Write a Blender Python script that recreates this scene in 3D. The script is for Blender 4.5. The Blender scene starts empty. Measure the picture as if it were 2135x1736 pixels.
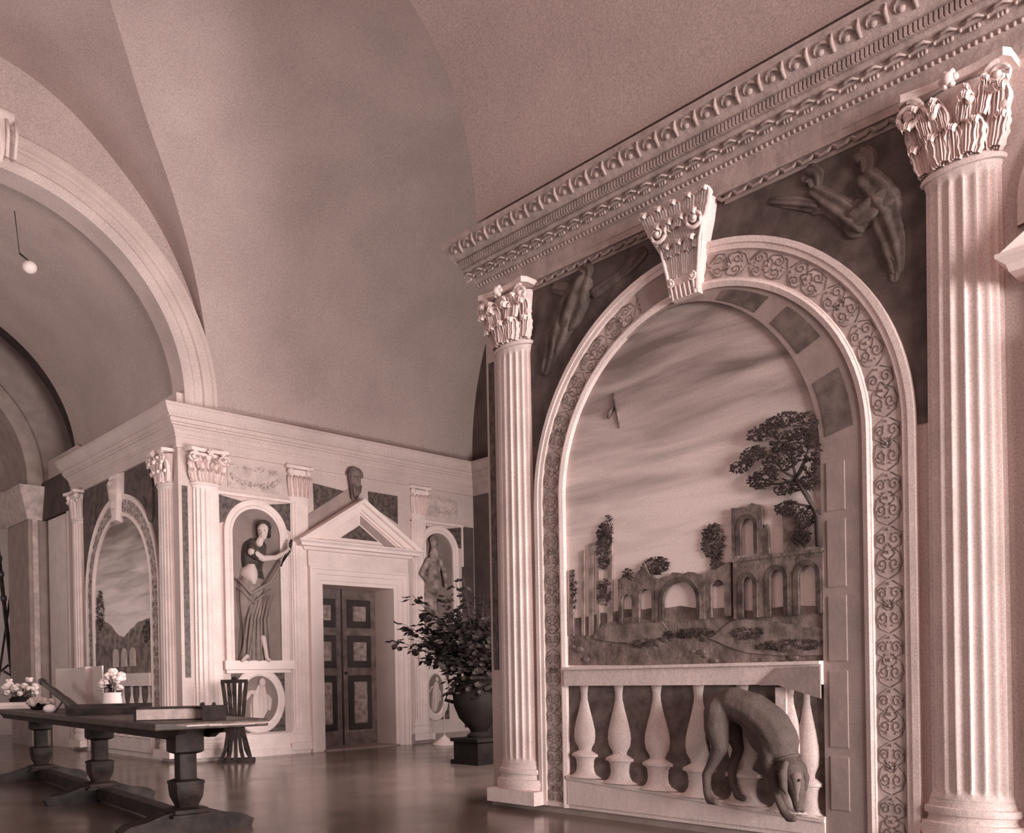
import bpy, math, random
from mathutils import Vector, Matrix
from math import sin, cos, pi, radians, sqrt
random.seed(7)
C = bpy.context.scene.collection

# ------------------------------------------------------------------ camera
FPX, CX, CY, CAMZ = 1874.8, 1067.5, 1419.7, 1.05
yw, pt_, rl = radians(46.1407), radians(-0.3513), radians(-1.0267)
fwd = Vector((cos(yw)*cos(pt_), sin(yw)*cos(pt_), sin(pt_)))
rt0 = Vector((sin(yw), -cos(yw), 0)); up0 = rt0.cross(fwd)
rt = rt0*cos(rl) + up0*sin(rl); up = up0*cos(rl) - rt0*sin(rl)
camd = bpy.data.cameras.new('camera'); cam = bpy.data.objects.new('camera', camd); C.objects.link(cam)
M = Matrix((rt, up, -fwd)).transposed().to_4x4(); M.translation = Vector((0, 0, CAMZ)); cam.matrix_world = M
camd.sensor_fit = 'HORIZONTAL'; camd.sensor_width = 36; camd.lens = 36*FPX/2135
camd.shift_x = 0.0; camd.shift_y = (CY-868)/2135
camd.clip_start = .05; camd.clip_end = 100
bpy.context.scene.camera = cam

def hit(u, v, ax, val):
    d = fwd + rt*((u-CX)/FPX) - up*((v-CY)/FPX)
    t = (val - (0, 0, CAMZ)[ax])/d[ax]
    return Vector((0, 0, CAMZ)) + d*t

# ------------------------------------------------------------------ walls as frames: s to the right, z up, d out of the wall
class Frame:
    def __init__(s_, o, r, n): s_.o = Vector(o); s_.r = Vector(r); s_.n = Vector(n)
    def p(s_, s, z, d=0): return s_.o + s_.r*s + s_.n*d + Vector((0, 0, z))
XR, YF, YR, XE, YN = 5.0, 11.38, 5.44, 10.1, 15.35
FR = Frame((XR, 0, 0), (0, -1, 0), (-1, 0, 0))        # foreground wall on the right (and the block further on)
FF = Frame((0, YF, 0), (1, 0, 0), (0, -1, 0))         # wall with the door
FE = Frame((XE, 0, 0), (0, -1, 0), (-1, 0, 0))
def RS(u, v, d=0): q = hit(u, v, 0, XR-d); return -q.y, q.z
def FS(u, v, d=0): q = hit(u, v, 1, YF-d); return q.x, q.z

# ------------------------------------------------------------------ materials
def mat(name, col, rough=.75, mott=.10, grain=.10, bump=.0, scale=1.6, spec=.3, col2=None, metal=0, gscale=140):
    m = bpy.data.materials.new(name); m.use_nodes = True; nt = m.node_tree; N = nt.nodes; L = nt.links
    b = N['Principled BSDF']; b.inputs['Roughness'].default_value = rough; b.inputs['Metallic'].default_value = metal
    b.inputs['Specular IOR Level'].default_value = spec
    tc = N.new('ShaderNodeTexCoord')
    n1 = N.new('ShaderNodeTexNoise'); n1.inputs['Scale'].default_value = scale; n1.inputs['Detail'].default_value = 5
    n2 = N.new('ShaderNodeTexNoise'); n2.inputs['Scale'].default_value = gscale; n2.inputs['Detail'].default_value = 2
    L.new(tc.outputs['Object'], n1.inputs['Vector']); L.new(tc.outputs['Object'], n2.inputs['Vector'])
    c2 = col2 or tuple(c*(1-mott*2.2) for c in col)
    mx = N.new('ShaderNodeMix'); mx.data_type = 'RGBA'
    mx.inputs['A'].default_value = (*c2, 1); mx.inputs['B'].default_value = (*[min(1, c*(1+mott*.6)) for c in col], 1)
    r1 = N.new('ShaderNodeMapRange'); r1.inputs['From Min'].default_value = .35; r1.inputs['From Max'].default_value = .65
    L.new(n1.outputs['Fac'], r1.inputs['Value']); L.new(r1.outputs['Result'], mx.inputs['Factor'])
    r2 = N.new('ShaderNodeMapRange'); r2.inputs['From Min'].default_value = .3; r2.inputs['From Max'].default_value = .7
    r2.inputs['To Min'].default_value = 1-grain; r2.inputs['To Max'].default_value = 1+grain
    L.new(n2.outputs['Fac'], r2.inputs['Value'])
    vm = N.new('ShaderNodeVectorMath'); vm.operation = 'SCALE'
    L.new(mx.outputs['Result'], vm.inputs[0]); L.new(r2.outputs['Result'], vm.inputs['Scale'])
    L.new(vm.outputs['Vector'], b.inputs['Base Color'])
    if bump:
        bp = N.new('ShaderNodeBump'); bp.inputs['Strength'].default_value = bump; bp.inputs['Distance'].default_value = .02
        n3 = N.new('ShaderNodeTexNoise'); n3.inputs['Scale'].default_value = 26; n3.inputs['Detail'].default_value = 4
        L.new(tc.outputs['Object'], n3.inputs['Vector']); L.new(n3.outputs['Fac'], bp.inputs['Height']); L.new(bp.outputs['Normal'], b.inputs['Normal'])
    return m
def tone(v, warm=1.0):      # the brown print tone for a given lightness: dark tones are nearly neutral brown, light ones pink
    g = .68 + .12*min(1, v); bl = .61 + .15*min(1, v)
    return (v, v*g, v*bl)
MT = dict(
 ceil=mat('vault_plaster', tone(.48), .9, .05, .2, .1, 1.1, gscale=80),
 wall=mat('wall_plaster', tone(.62), .85, .06, .18, .1, gscale=90),
 stone=mat('pale_stone', tone(.82), .7, .05, .16, .12, 4, gscale=110),
 white=mat('white_stone', tone(.86), .6, .03, .07, 0, 3),
 cstone=mat('cornice_stone', tone(.46), .85, .10, .16, .2, 9),
 lstone=mat('frieze_stone', tone(.60), .8, .12, .15, .2, 9),
 grey=mat('grey_stone_and_shadow', tone(.36), .8, .08, .12, .1, 5),
 groove=mat('carved_line', tone(.33), .8, .1, .12),
 dark=mat('dark_marble', tone(.12), .6, .2, .2, 0, 7),
 dmarb=mat('veined_marble', tone(.055), .5, 0, .2, 0, 16, .3, tone(.16)),
 dfig=mat('bronze_paint', tone(.15), .85, .25, .2, .2, 8),
 wood=mat('walnut_wood', (.040,.0245,.0205), .55, .3, .15, .05, 9, .2),
 woodl=mat('worn_wood', (.085,.055,.047), .45, .25, .15, .05, 14, .3),
 door=mat('door_wood', tone(.20), .6, .2, .15, 0, 6),
 doord=mat('door_wood_dark', tone(.06), .6, .2, .15),
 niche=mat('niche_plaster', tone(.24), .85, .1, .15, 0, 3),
 page=mat('book_pages', tone(.5), .8, .1, .1, 0, 20),
 paper=mat('paper', tone(.86), .8, .05, .08),
 petal=mat('petal', tone(.85), .7, .05, .05),
 leaf=mat('leaf', tone(.04), .5, .3, .1, 0, 8),
 pot=mat('dark_glazed_clay', tone(.02), .8, .2, .1, 0, 5, .12),
 skin=mat('painted_skin', tone(.62), .8, .08, .1),
 robe=mat('painted_robe', tone(.26), .8, .12, .12, 0, 7),
 tunic=mat('painted_tunic', tone(.07), .7, .2, .12, 0, 12),
 hair=mat('painted_hair', tone(.05), .8, .3, .1),
 fig2=mat('painted_relief', tone(.36), .8, .3, .12, 0, 9),
 dog=mat('hound_coat', tone(.13), .8, .12, .25, .25, 6),
 dogl=mat('hound_muzzle', tone(.26), .75, .2, .2),
 ruin=mat('painted_ruin', tone(.23), .9, .25, .2, .3, 12),
 ruinl=mat('painted_ruin_light', tone(.42), .9, .2, .2, .2, 12),
 ruind=mat('painted_ruin_dark', tone(.13), .9, .3, .2, .2, 12),
 ground=mat('painted_ground', tone(.13), .9, 0, .2, .4, 7, .3, tone(.30)),
 far=mat('painted_hill', tone(.30), .9, .25, .15, .2, 10),
 tree=mat('painted_foliage', tone(.09), .9, .3, .15),
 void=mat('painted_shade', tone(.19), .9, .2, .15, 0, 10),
 iron=mat('dark_iron', tone(.04), .4, .2, .1, 0, 6, .5),
 brown=mat('brown_drape_and_shade', tone(.10), .9, .12, .2, .1, 3),  # drape colour, also puts shade into the passage soffit and impost band
 lamp=mat('frosted_glass', tone(.95), .4, .0, .0),
)
def sky_mat():
    m = bpy.data.materials.new('painted_sky'); m.use_nodes = True; nt = m.node_tree; N = nt.nodes; L = nt.links
    b = N['Principled BSDF']; b.inputs['Roughness'].default_value = .9; b.inputs['Specular IOR Level'].default_value = .2
    tc = N.new('ShaderNodeTexCoord'); mp = N.new('ShaderNodeMapping')
    mp.inputs['Rotation'].default_value = (radians(13), 0, 0); mp.inputs['Scale'].default_value = (1, .55, 4.2)
    L.new(tc.outputs['Object'], mp.inputs['Vector'])
    n = N.new('ShaderNodeTexNoise'); n.inputs['Scale'].default_value = 1.7; n.inputs['Detail'].default_value = 6; n.inputs['Distortion'].default_value = .5
    L.new(mp.outputs['Vector'], n.inputs['Vector'])
    sp = N.new('ShaderNodeSeparateXYZ'); L.new(tc.outputs['Object'], sp.inputs['Vector'])
    zr = N.new('ShaderNodeMapRange'); zr.inputs['From Min'].default_value = 1.7; zr.inputs['From Max'].default_value = 3.3
    zr.inputs['To Min'].default_value = .50; zr.inputs['To Max'].default_value = -.20
    L.new(sp.outputs['Z'], zr.inputs['Value'])
    ad = N.new('ShaderNodeMath'); ad.operation = 'ADD'; L.new(n.outputs['Fac'], ad.inputs[0]); L.new(zr.outputs['Result'], ad.inputs[1])
    cr = N.new('ShaderNodeValToRGB'); e = cr.color_ramp.elements
    e[0].position = .22; e[0].color = (*tone(.22), 1); e[1].position = .88; e[1].color = (*tone(.90), 1)
    L.new(ad.outputs['Value'], cr.inputs['Fac'])
    n2 = N.new('ShaderNodeTexNoise'); n2.inputs['Scale'].default_value = 140; L.new(tc.outputs['Object'], n2.inputs['Vector'])
    r2 = N.new('ShaderNodeMapRange'); r2.inputs['From Min'].default_value = .3; r2.inputs['From Max'].default_value = .7
    r2.inputs['To Min'].default_value = .86; r2.inputs['To Max'].default_value = 1.14; L.new(n2.outputs['Fac'], r2.inputs['Value'])
    vm = N.new('ShaderNodeVectorMath'); vm.operation = 'SCALE'; L.new(cr.outputs['Color'], vm.inputs[0]); L.new(r2.outputs['Result'], vm.inputs['Scale'])
    L.new(vm.outputs['Vector'], b.inputs['Base Color'])
    return m
MT['sky'] = sky_mat()
def floor_mat():
    m = mat('polished_floor', (.18,.12,.104), .16, 0, .12, 0, 1.2, .6, (.12,.08,.068), 0, 60)
    nt = m.node_tree; N = nt.nodes; L = nt.links; b = N['Principled BSDF']
    tc = N.new('ShaderNodeTexCoord'); n = N.new('ShaderNodeTexNoise'); n.inputs['Scale'].default_value = 2.2; n.inputs['Detail'].default_value = 5
    L.new(tc.outputs['Object'], n.inputs['Vector'])
    r = N.new('ShaderNodeMapRange'); r.inputs['To Min'].default_value = .10; r.inputs['To Max'].default_value = .30
    L.new(n.outputs['Fac'], r.inputs['Value']); L.new(r.outputs['Result'], b.inputs['Roughness'])
    b.inputs['Specular IOR Level'].default_value = .62
    return m
MT['floor'] = floor_mat()

# ------------------------------------------------------------------ mesh builder
class MB:
    def __init__(s): s.v = []; s.f = []
    def add(s, vs, fs):
        k = len(s.v); s.v += [tuple(p) for p in vs]; s.f += [tuple(i+k for i in f) for f in fs]; return s
    def box(s, fr, s0, s1, z0, z1, d0, d1):
        P = [fr.p(a, b, c) for c in (d0, d1) for b in (z0, z1) for a in (s0, s1)]
        return s.add(P, [(0, 1, 3, 2), (4, 6, 7, 5), (0, 4, 5, 1), (2, 3, 7, 6), (0, 2, 6, 4), (1, 5, 7, 3)])
    def wbox(s, x0, x1, y0, y1, z0, z1):
        P = [(a, b, c) for c in (z0, z1) for b in (y0, y1) for a in (x0, x1)]
        return s.add(P, [(0, 2, 3, 1), (4, 5, 7, 6), (0, 1, 5, 4), (2, 6, 7, 3), (0, 4, 6, 2), (1, 3, 7, 5)])
    def poly(s, fr, pts, d0, d1):
        n = len(pts); P = [fr.p(a, b, d0) for a, b in pts] + [fr.p(a, b, d1) for a, b in pts]
        return s.add(P, [tuple(range(n)), tuple(range(2*n-1, n-1, -1))] + [(i, (i+1) % n, n+(i+1) % n, n+i) for i in range(n)])
    def frust(s, fr, pts, d0, d1, ins):          # bevelled panel: the front is inset towards the centre
        cs = sum(p[0] for p in pts)/len(pts); cz = sum(p[1] for p in pts)/len(pts); n = len(pts)
        q = [(cs+(a-cs)*ins, cz+(b-cz)*ins) for a, b in pts]
        P = [fr.p(a, b, d0) for a, b in pts] + [fr.p(a, b, d1) for a, b in q]
        return s.add(P, [tuple(range(n)), tuple(range(2*n-1, n-1, -1))] + [(i, (i+1) % n, n+(i+1) % n, n+i) for i in range(n)])
    def strip(s, rows, closed=False):            # rows of equal length -> quads
        k = len(s.v); n = len(rows[0])
        for r in rows: s.v += [tuple(p) for p in r]
        for i in range(len(rows)-1):
            for j in range(n if closed else n-1):
                a = k+i*n+j; b = k+i*n+(j+1) % n
                s.f.append((a, b, b+n, a+n))
        return s
    def arch(s, fr, sc, z0, zs, prof, seg=28, a0=0, a1=pi, legs=True):   # moulding: legs + half circle, prof = [(radius, d)]
        rows = []
        if legs: rows.append([fr.p(sc+r, z0, d) for r, d in prof])
        for i in range(seg+1):
            t = a0+(a1-a0)*i/seg
            rows.append([fr.p(sc+r*cos(t), zs+r*sin(t), d) for r, d in prof])
        if legs: rows.append([fr.p(sc-r, z0, d) for r, d in prof])
        return s.strip(rows)
    def tube(s, pts, r, n=6, cap=True):
        pts = [Vector(p) for p in pts]; rows = []
        for i, p in enumerate(pts):
            t = (pts[min(i+1, len(pts)-1)]-pts[max(i-1, 0)]).normalized()
            a = t.cross(Vector((0, 0, 1)) if abs(t.z) < .9 else Vector((1, 0, 0))).normalized(); b = t.cross(a)
            rr = r[i] if isinstance(r, (list, tuple)) else r
            rows.append([p+a*rr*cos(2*pi*j/n)+b*rr*sin(2*pi*j/n) for j in range(n)])
        k = len(s.v); s.strip(rows, True)
        if cap: s.f.append(tuple(range(k, k+n))[::-1]); s.f.append(tuple(range(k+(len(rows)-1)*n, k+len(rows)*n)))
        return s
    def lathe(s, c, prof, n=20, sx=1, sy=1, a0=0, a1=2*pi, wob=None):
        c = Vector(c); full = abs(a1-a0-2*pi) < 1e-6; rows = []
        for r, z in prof:
            row = []
            for j in range(n if full else n+1):
                t = a0+(a1-a0)*j/n; q = r*(1+(wob(t, z) if wob else 0)); row.append(c+Vector((q*cos(t)*sx, q*sin(t)*sy, z)))
            rows.append(row)
        k = len(s.v); s.strip(rows, full)
        if full: s.f.append(tuple(range(k, k+n))[::-1]); s.f.append(tuple(range(k+(len(rows)-1)*n, k+len(rows)*n)))
        return s
    def flathe(s, fr, sc, prof, dep=1.0, n=14):   # half round body engaged in a wall: prof = [(half width, z)]
        rows = [[fr.p(sc+r*cos(pi*j/n), z, r*dep*sin(pi*j/n)) for j in range(n+1)] for r, z in prof]
        return s.strip(rows)
    def ball(s, c, r, sc=(1, 1, 1), n=8, m=6):
        c = Vector(c); rows = []
        for i in range(m+1):
            t = pi*i/m
            rows.append([c+Vector((r*sin(t)*cos(2*pi*j/n)*sc[0], r*sin(t)*sin(2*pi*j/n)*sc[1], r*cos(t)*sc[2])) for j in range(n)])
        return s.strip(rows, True)
    def seg(s, a, b, ra, rb, n=10):               # tapered limb with round ends
        a = Vector(a); b = Vector(b); s.ball(a, ra, n=n, m=6); s.ball(b, rb, n=n, m=6); s.tube([a, b], [ra, rb], n)
        return s
    def obj(s, name, m, parent=None, smooth=False, **kw):
        me = bpy.data.meshes.new(name); me.from_pydata(s.v, [], s.f); me.validate(); me.update()
        me.materials.append(MT[m] if isinstance(m, str) else m)
        if smooth: me.polygons.foreach_set('use_smooth', [True]*len(me.polygons))
        o = bpy.data.objects.new(name, me); C.objects.link(o)
        if parent: o.parent = parent
        return o
def fix_normals(o):
    import bmesh
    bm = bmesh.new(); bm.from_mesh(o.data); bmesh.ops.recalc_face_normals(bm, faces=bm.faces); bm.to_mesh(o.data); bm.free(); return o
def thing(name, label, cat, loc=(0, 0, 0), group=None):
    o = bpy.data.objects.new(name, None); C.objects.link(o); o.empty_display_size = .1
    o['label'] = label; o['category'] = cat
    if group: o['group'] = group
    return o
def tag(o, label, cat, group=None, kind=None):
    o['label'] = label; o['category'] = cat
    if group: o['group'] = group
    if kind: o['kind'] = kind
    return o
def struct(o): o['kind'] = 'structure'; return o
def smooth_by_angle(o, a=40):
    me = o.data; me.polygons.foreach_set('use_smooth', [True]*len(me.polygons))
    import bmesh
    bm = bmesh.new(); bm.from_mesh(me); bmesh.ops.remove_doubles(bm, verts=bm.verts, dist=1e-5); bmesh.ops.recalc_face_normals(bm, faces=bm.faces)
    for e in bm.edges:
        if len(e.link_faces) == 2 and e.calc_face_angle(0) > radians(a): e.smooth = False
    bm.to_mesh(me); bm.free(); return o

# ------------------------------------------------------------------ the room shell
struct(MB().wbox(-6, 14, -9, 24, -.1, 0).obj('floor', 'floor'))
# wall with the door: two piers, lintel
DS0, DS1, DZ = FS(673, 1400)[0], FS(822, 1400)[0], FS(745, 1222)[1]
w = MB(); w.box(FF, XR, DS0, 0, 4.80, -.55, 0); w.box(FF, DS1, XE+.4, 0, 4.80, -.55, 0); w.box(FF, DS0, DS1, DZ, 4.80, -.55, 0)
struct(w.obj('wall_back', 'wall'))
struct(MB().wbox(XR, XR+.5, -8, YR, 0, 5.2).obj('wall_right', 'wall'))
struct(MB().wbox(XR+.5, XE, YR-.4, YR, 0, 5.0).obj('wall_return', 'wall'))
struct(MB().wbox(XR, XR+.5, YF+.55, YN, 0, 4.72).obj('wall_block', 'wall'))
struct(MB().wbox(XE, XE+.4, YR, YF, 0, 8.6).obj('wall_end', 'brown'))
struct(MB().wbox(XR+.06, XR+.5, YN, 17.6, 0, 4.9).obj('wall_passage', 'wall'))

# vaults: four groins meeting over the crossing
ZS, BZ = 4.711, 3.537; CXc, CYc = 2.6, 8.42
def bl(t):
    q = max(0, min(1, (t-radians(48))/radians(42))); return q*q*(3-2*q)
def GL(t):
    c = 1-cos(t); x, y = 5.474-3.111*c, YF-2.64*c; q = bl(t); ex, ey = CXc-(5.474-3.111), CYc-(YF-2.64)
    return x+ex*q, y+ey*q, ZS+BZ*sin(t)
def GR(t):
    c = 1-cos(t); x, y = 4.888-2.123*c, 5.41+2.745*c; q = bl(t); ex, ey = CXc-(4.888-2.123), CYc-(5.41+2.745)
    return x+ex*q, y+ey*q, ZS+BZ*sin(t)
mx = lambda x: CXc-(x-CXc)*1.617
T = [radians(90*i/36) for i in range(37)]
def web(name, rows):
    o = MB().strip(rows).obj(name, 'ceil', smooth=True); struct(o); return o
def lerp(a, b, n): return [tuple(a[k]+(b[k]-a[k])*i/n for k in range(3)) for i in range(n+1)]
web('ceiling_east', [lerp(GL(t), (XE+.1, GL(t)[1], GL(t)[2]), 8) for t in T] + [lerp(GR(t), (XE+.1, GR(t)[1], GR(t)[2]), 8) for t in T[::-1]][1:])
web('ceiling_north', [lerp((GL(t)[0], YF+.02, GL(t)[2]), GL(t), 4) for t in T] + [lerp((mx(GL(t)[0]), YF+.02, GL(t)[2]), (mx(GL(t)[0]), GL(t)[1], GL(t)[2]), 4) for t in T[::-1]][1:])
web('ceiling_south', [lerp((GR(t)[0], -8, GR(t)[2]), GR(t), 8) for t in T] + [lerp((mx(GR(t)[0]), -8, GR(t)[2]), (mx(GR(t)[0]), GR(t)[1], GR(t)[2]), 8) for t in T[::-1]][1:])
web('ceiling_west', [lerp((-6, GL(t)[1], GL(t)[2]), (mx(GL(t)[0]), GL(t)[1], GL(t)[2]), 4) for t in T] + [lerp((-6, GR(t)[1], GR(t)[2]), (mx(GR(t)[0]), GR(t)[1], GR(t)[2]), 4) for t in T[::-1]][1:])
# lunette wall over the far arm's arch, far barrel vault
RC, RI_, RO_ = 2.88, 2.28, 2.647
lun = MB()
rowo, rowi = [], []
for i in range(73):
    a = pi*i/72; rowi.append(FF.p(RC+RI_*cos(a), ZS+RI_*sin(a), 0))
    tt = a if a <= pi/2 else pi-a
    g = GL(tt); rowo.append((g[0] if a <= pi/2 else mx(g[0]), YF, g[2]))
lun.strip([rowi, rowo]); lun.wbox(-2.4, RC-RI_, YF, YF+.5, 0, ZS+.02)
struct(lun.obj('wall_lunette', 'ceil', smooth=False))
YB = 15.65
rows = [[(RC+RI_*cos(pi*i/48), y, ZS+RI_*sin(pi*i/48)) for i in range(49)] for y in (YF, 12.5, 13.5, 14.5, YB)]
struct(MB().strip(rows).obj('ceiling_far', 'ceil', smooth=True))
struct(MB().strip([[(RC+(RI_+k)*cos(pi*i/48), y, ZS+(RI_+k)*sin(pi*i/48)) for i in range(49)] for y, k in ((YB, 0), (YB, .35), (16.9, .35))]).obj('ceiling_passage', 'brown', smooth=False))  # soffit in shadow: the dark is put into its colour
# the moulded arch over the far arm
rib = MB().arch(FF, RC, 4.60, ZS, [(2.21, -.3), (2.21, .05), (2.26, .09), (2.31, .10), (2.34, .075), (2.44, .07), (2.455, .10), (2.49, .105), (2.50, .075), (2.58, .065), (2.60, .085), (2.645, .08), (2.66, 0)], 60)
o = tag(smooth_by_angle(rib.obj('arch_moulding', 'wall'), 30), 'tall pale moulded arch over the entrance to the far left arm', 'arch')
ks = thing('scroll_keystone', 'pale scroll keystone at the crown of the tall far left arch', 'keystone')
kb = MB(); kc = FS(0, 300, .2)
kb.frust(FF, [(2.80, 6.85), (2.96, 6.85), (3.06, 7.45), (2.70, 7.45)], .02, .26, .9)
kb.obj('block', 'stone', ks)
sp = MB()
for q in range(5): sp.tube([FF.p(2.76+.08*q, 6.95, .26), FF.p(2.75+.085*q, 7.2, .30), FF.p(2.73+.09*q, 7.36, .27)], .02, 6)
sp.tube([FF.p(2.68, 7.42, .2), FF.p(3.08, 7.42, .2)], .085, 12); sp.obj('scroll', 'stone', ks, True)

# end of the far arm: transverse arch on piers, room beyond
YP = 16.75
FP = Frame((0, YP, 0), (1, 0, 0), (0, -1, 0))
pa = MB().arch(FP, 2.88, 4.40, 4.55, [(1.84, -1.2), (1.84, 0), (1.90, .03), (2.08, .03), (2.12, 0), (2.9, 0)], 40)
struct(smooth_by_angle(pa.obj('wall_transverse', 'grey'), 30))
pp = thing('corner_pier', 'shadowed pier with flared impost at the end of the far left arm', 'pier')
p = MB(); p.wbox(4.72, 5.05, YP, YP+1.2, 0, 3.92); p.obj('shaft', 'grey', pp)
p = MB(); p.wbox(4.775, 4.86, YP-.04, YP, 0, 3.86); p.obj('pilaster_strip', 'lstone', pp)
p = MB()
p.strip([[(4.70-k, YP-.03-k, z), (5.06, YP-.03-k, z)] for k, z in ((0, 3.86), (0, 3.92), (.02, 3.96), (.14, 4.36), (.15, 4.42), (0, 4.43))])
p.strip([[(4.70-k, YP+1.2, z), (4.70-k, YP-.03-k, z)] for k, z in ((0, 3.86), (0, 3.92), (.02, 3.96), (.14, 4.36), (.15, 4.42), (0, 4.43))])
p.obj('impost', 'lstone', pp)
pb = MB(); pb.box(FR, -YP, -YN, 3.86, 4.5, -.05, .06)
tag(pb.obj('impost_band', 'brown'), 'dark band running from the far pier to the block cornice', 'band')  # impost carried on in shadow, the shade is in its brown colour
pn = thing('shutter_panel', 'pale tall shutter leaf between the far pier and the block column', 'shutter')
MB().box(FR, -16.55, -15.66, 0, 3.84, -.05, .02).obj('leaf', 'stone', pn)
MB().box(FR, -15.60, -15.50, 0, 3.86, -.05, .03).obj('edge_strip', 'white', pn)
struct(MB().wbox(-1, 9, 21, 21.3, 0, 9).obj('wall_far', 'stone'))
fc = MB()
for z, h_, k in ((4.9, .18, .16), (4.72, .14, .1), (4.2, .12, .06)): fc.wbox(-1, 9, 21-k, 21, z, z+h_)
tag(fc.obj('far_cornice', 'stone'), 'thin pale cornice on the sunlit wall of the farthest room', 'cornice')
struct(MB().strip([[(2.88+3.2*cos(pi*i/24), y, 4.9+3.2*sin(pi*i/24)) for i in range(25)] for y in (17.9, 21)]).obj('ceiling_farthest', 'ceil', smooth=True))

# ------------------------------------------------------------------ entablatures
def plan_sweep(path, prof, side=1):
    n = len(path); rows = []
    P = [Vector((x, y)) for x, y in path]
    for i in range(n):
        dirs = []
        if i > 0: dirs.append((P[i]-P[i-1]).normalized())
        if i < n-1: dirs.append((P[i+1]-P[i]).normalized())
        ns = [Vector((-d.y, d.x))*side for d in dirs]
        m = ns[0] if len(ns) == 1 else (ns[0]+ns[1])/(1+ns[0].dot(ns[1]))
        rows.append([(P[i].x+m.x*k, P[i].y+m.y*k, z) for k, z in prof])
    return rows
CP = [(0, 4.085), (.03, 4.085), (.03, 4.13), (.036, 4.135), (.036, 4.215), (.05, 4.222), (.055, 4.24), (.05, 4.255), (.06, 4.262), (.066, 4.30), (.095, 4.33), (.10, 4.345), (.125, 4.35),
      (.13, 4.375), (.15, 4.38), (.155, 4.43), (.18, 4.437), (.183, 4.455), (.19, 4.46), (.205, 4.475), (.225, 4.51), (.24, 4.55), (.25, 4.557), (.25, 4.592), (.24, 4.60), (0, 4.61)]
cr = thing('entablature', 'pale carved cornice along the foreground wall above the large arch', 'cornice')
m = MB(); rows = plan_sweep([(XR, -8), (XR, YR), (XE, YR)], CP); m.strip(rows)
smooth_by_angle(m.obj('moulding', 'cstone', cr), 25)
m = MB(); y = .6
while y < YR+.14:                                       # reeded row
    m.box(FR, -y-.008, -y+.008, 4.383, 4.43, .14, .168); y += .026
m.obj('reeded_row', 'cstone', cr)
m = MB(); y = .6
while y < YR+.05:
    m.ball(FR.p(-y, 4.238, .056), .014, n=6, m=4); y += .036
m.obj('bead_row', 'cstone', cr, True)
m = MB(); y = .6; k = 0
while y < YR+.18:                                       # leaf and scroll band on the crown moulding
    s0 = -y
    m.tube([FR.p(s0+.055*cos(a)*(1-a/9), 4.505+.036*sin(a)*(1-a/9), .222+.018*sin(a)) for a in [i*.6 for i in range(11)]], [.010]*8+[.007]*3, 5)
    m.ball(FR.p(s0, 4.50, .215), .022, (.8, 1.3, 1), 6, 4)
    m.tube([FR.p(s0+.075, 4.47, .20), FR.p(s0+.07, 4.51, .232), FR.p(s0+.08, 4.55, .245)], [.012, .016, .006], 5)
    y += .15
m.obj('leaf_band', 'cstone', cr, True)
m = MB(); y = .6
while y < YR+.10:                                       # small leaves with three drops
    s0 = -y
    for q in (-1, 0, 1): m.ball(FR.p(s0+q*.02, 4.302, .082), .011, (1, 1, 1.3), 6, 4)
    m.tube([FR.p(s0-.05, 4.325, .098), FR.p(s0-.02, 4.338, .112), FR.p(s0+.02, 4.338, .112), FR.p(s0+.05, 4.325, .098)], [.004, .010, .010, .004], 5)
    m.ball(FR.p(s0+.065, 4.315, .09), .010, n=6, m=4)
    y += .13
m.obj('drop_band', 'cstone', cr, True)
cf = thing('entablature', 'pale stepped cornice around the far block above the pedimented door', 'cornice')
m = MB(); m.strip(plan_sweep([(XR, YN), (XR, YF), (XE, YF), (XE, YR)][::-1], CP, 1) if False else plan_sweep([(XR, YN), (XR, YF), (XE, YF)], CP, -1))
# closed end towards the far arm
e = [(XR-k, YN+k*.15, z) for k, z in CP]; m.add(e+[(XR, YN, 4.61)], [tuple(range(len(e)+1))])
smooth_by_angle(m.obj('moulding', 'wall', cf), 25)
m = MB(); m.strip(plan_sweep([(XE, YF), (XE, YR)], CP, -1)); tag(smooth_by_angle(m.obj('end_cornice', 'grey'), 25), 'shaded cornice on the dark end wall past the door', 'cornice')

# ------------------------------------------------------------------ columns
def leaf(m, fr, s0, z0, w_, h_, d0, out, lean=0, n=15):
    rows = []; K = (-1, -.8, -.55, -.32, -.12, 0, .12, .32, .55, .8, 1); R = min(out*.42, h_*.16)
    for i in range(n+1):
        t = i/n
        if t <= .68:
            q = t/.68; z = z0+(h_-R)*q; d = d0+(out*.35)*(q**2.2)
        else:
            g = (t-.68)/.32*pi*1.15; z = z0+h_-R+R*sin(g); d = d0+out*.35+R*(1-cos(g))
        ww = w_*(.66+.34*sin(pi*min(1, t*.95)))*(1-.5*max(0, t-.68)/.32)*(1.06-.22*abs(cos(t*pi*4.0)))
        cs = s0+lean*t
        rows.append([fr.p(cs+ww*k, z-.010*abs(k), d+(.014 if k == 0 else .009 if abs(k) in (.32, .8) else -.004 if abs(k) < .9 else -.008-.22*w_)) for k in K])
    m.strip(rows)
def volute(m, fr, s0, z0, d0, R, sgn, r=.016):
    pts, rr = [], []
    for i in range(30):
        a = i/29*pi*3.6; q = R*(1-i/29*.86)
        pts.append(fr.p(s0+sgn*q*sin(a), z0+q*cos(a)-0*R, d0+.01*i/29)); rr.append(r*(1-.5*i/29))
    m.tube(pts, rr, 6)
    m.ball(fr.p(s0, z0, d0+.01), R*.28, n=8, m=6)
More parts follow.
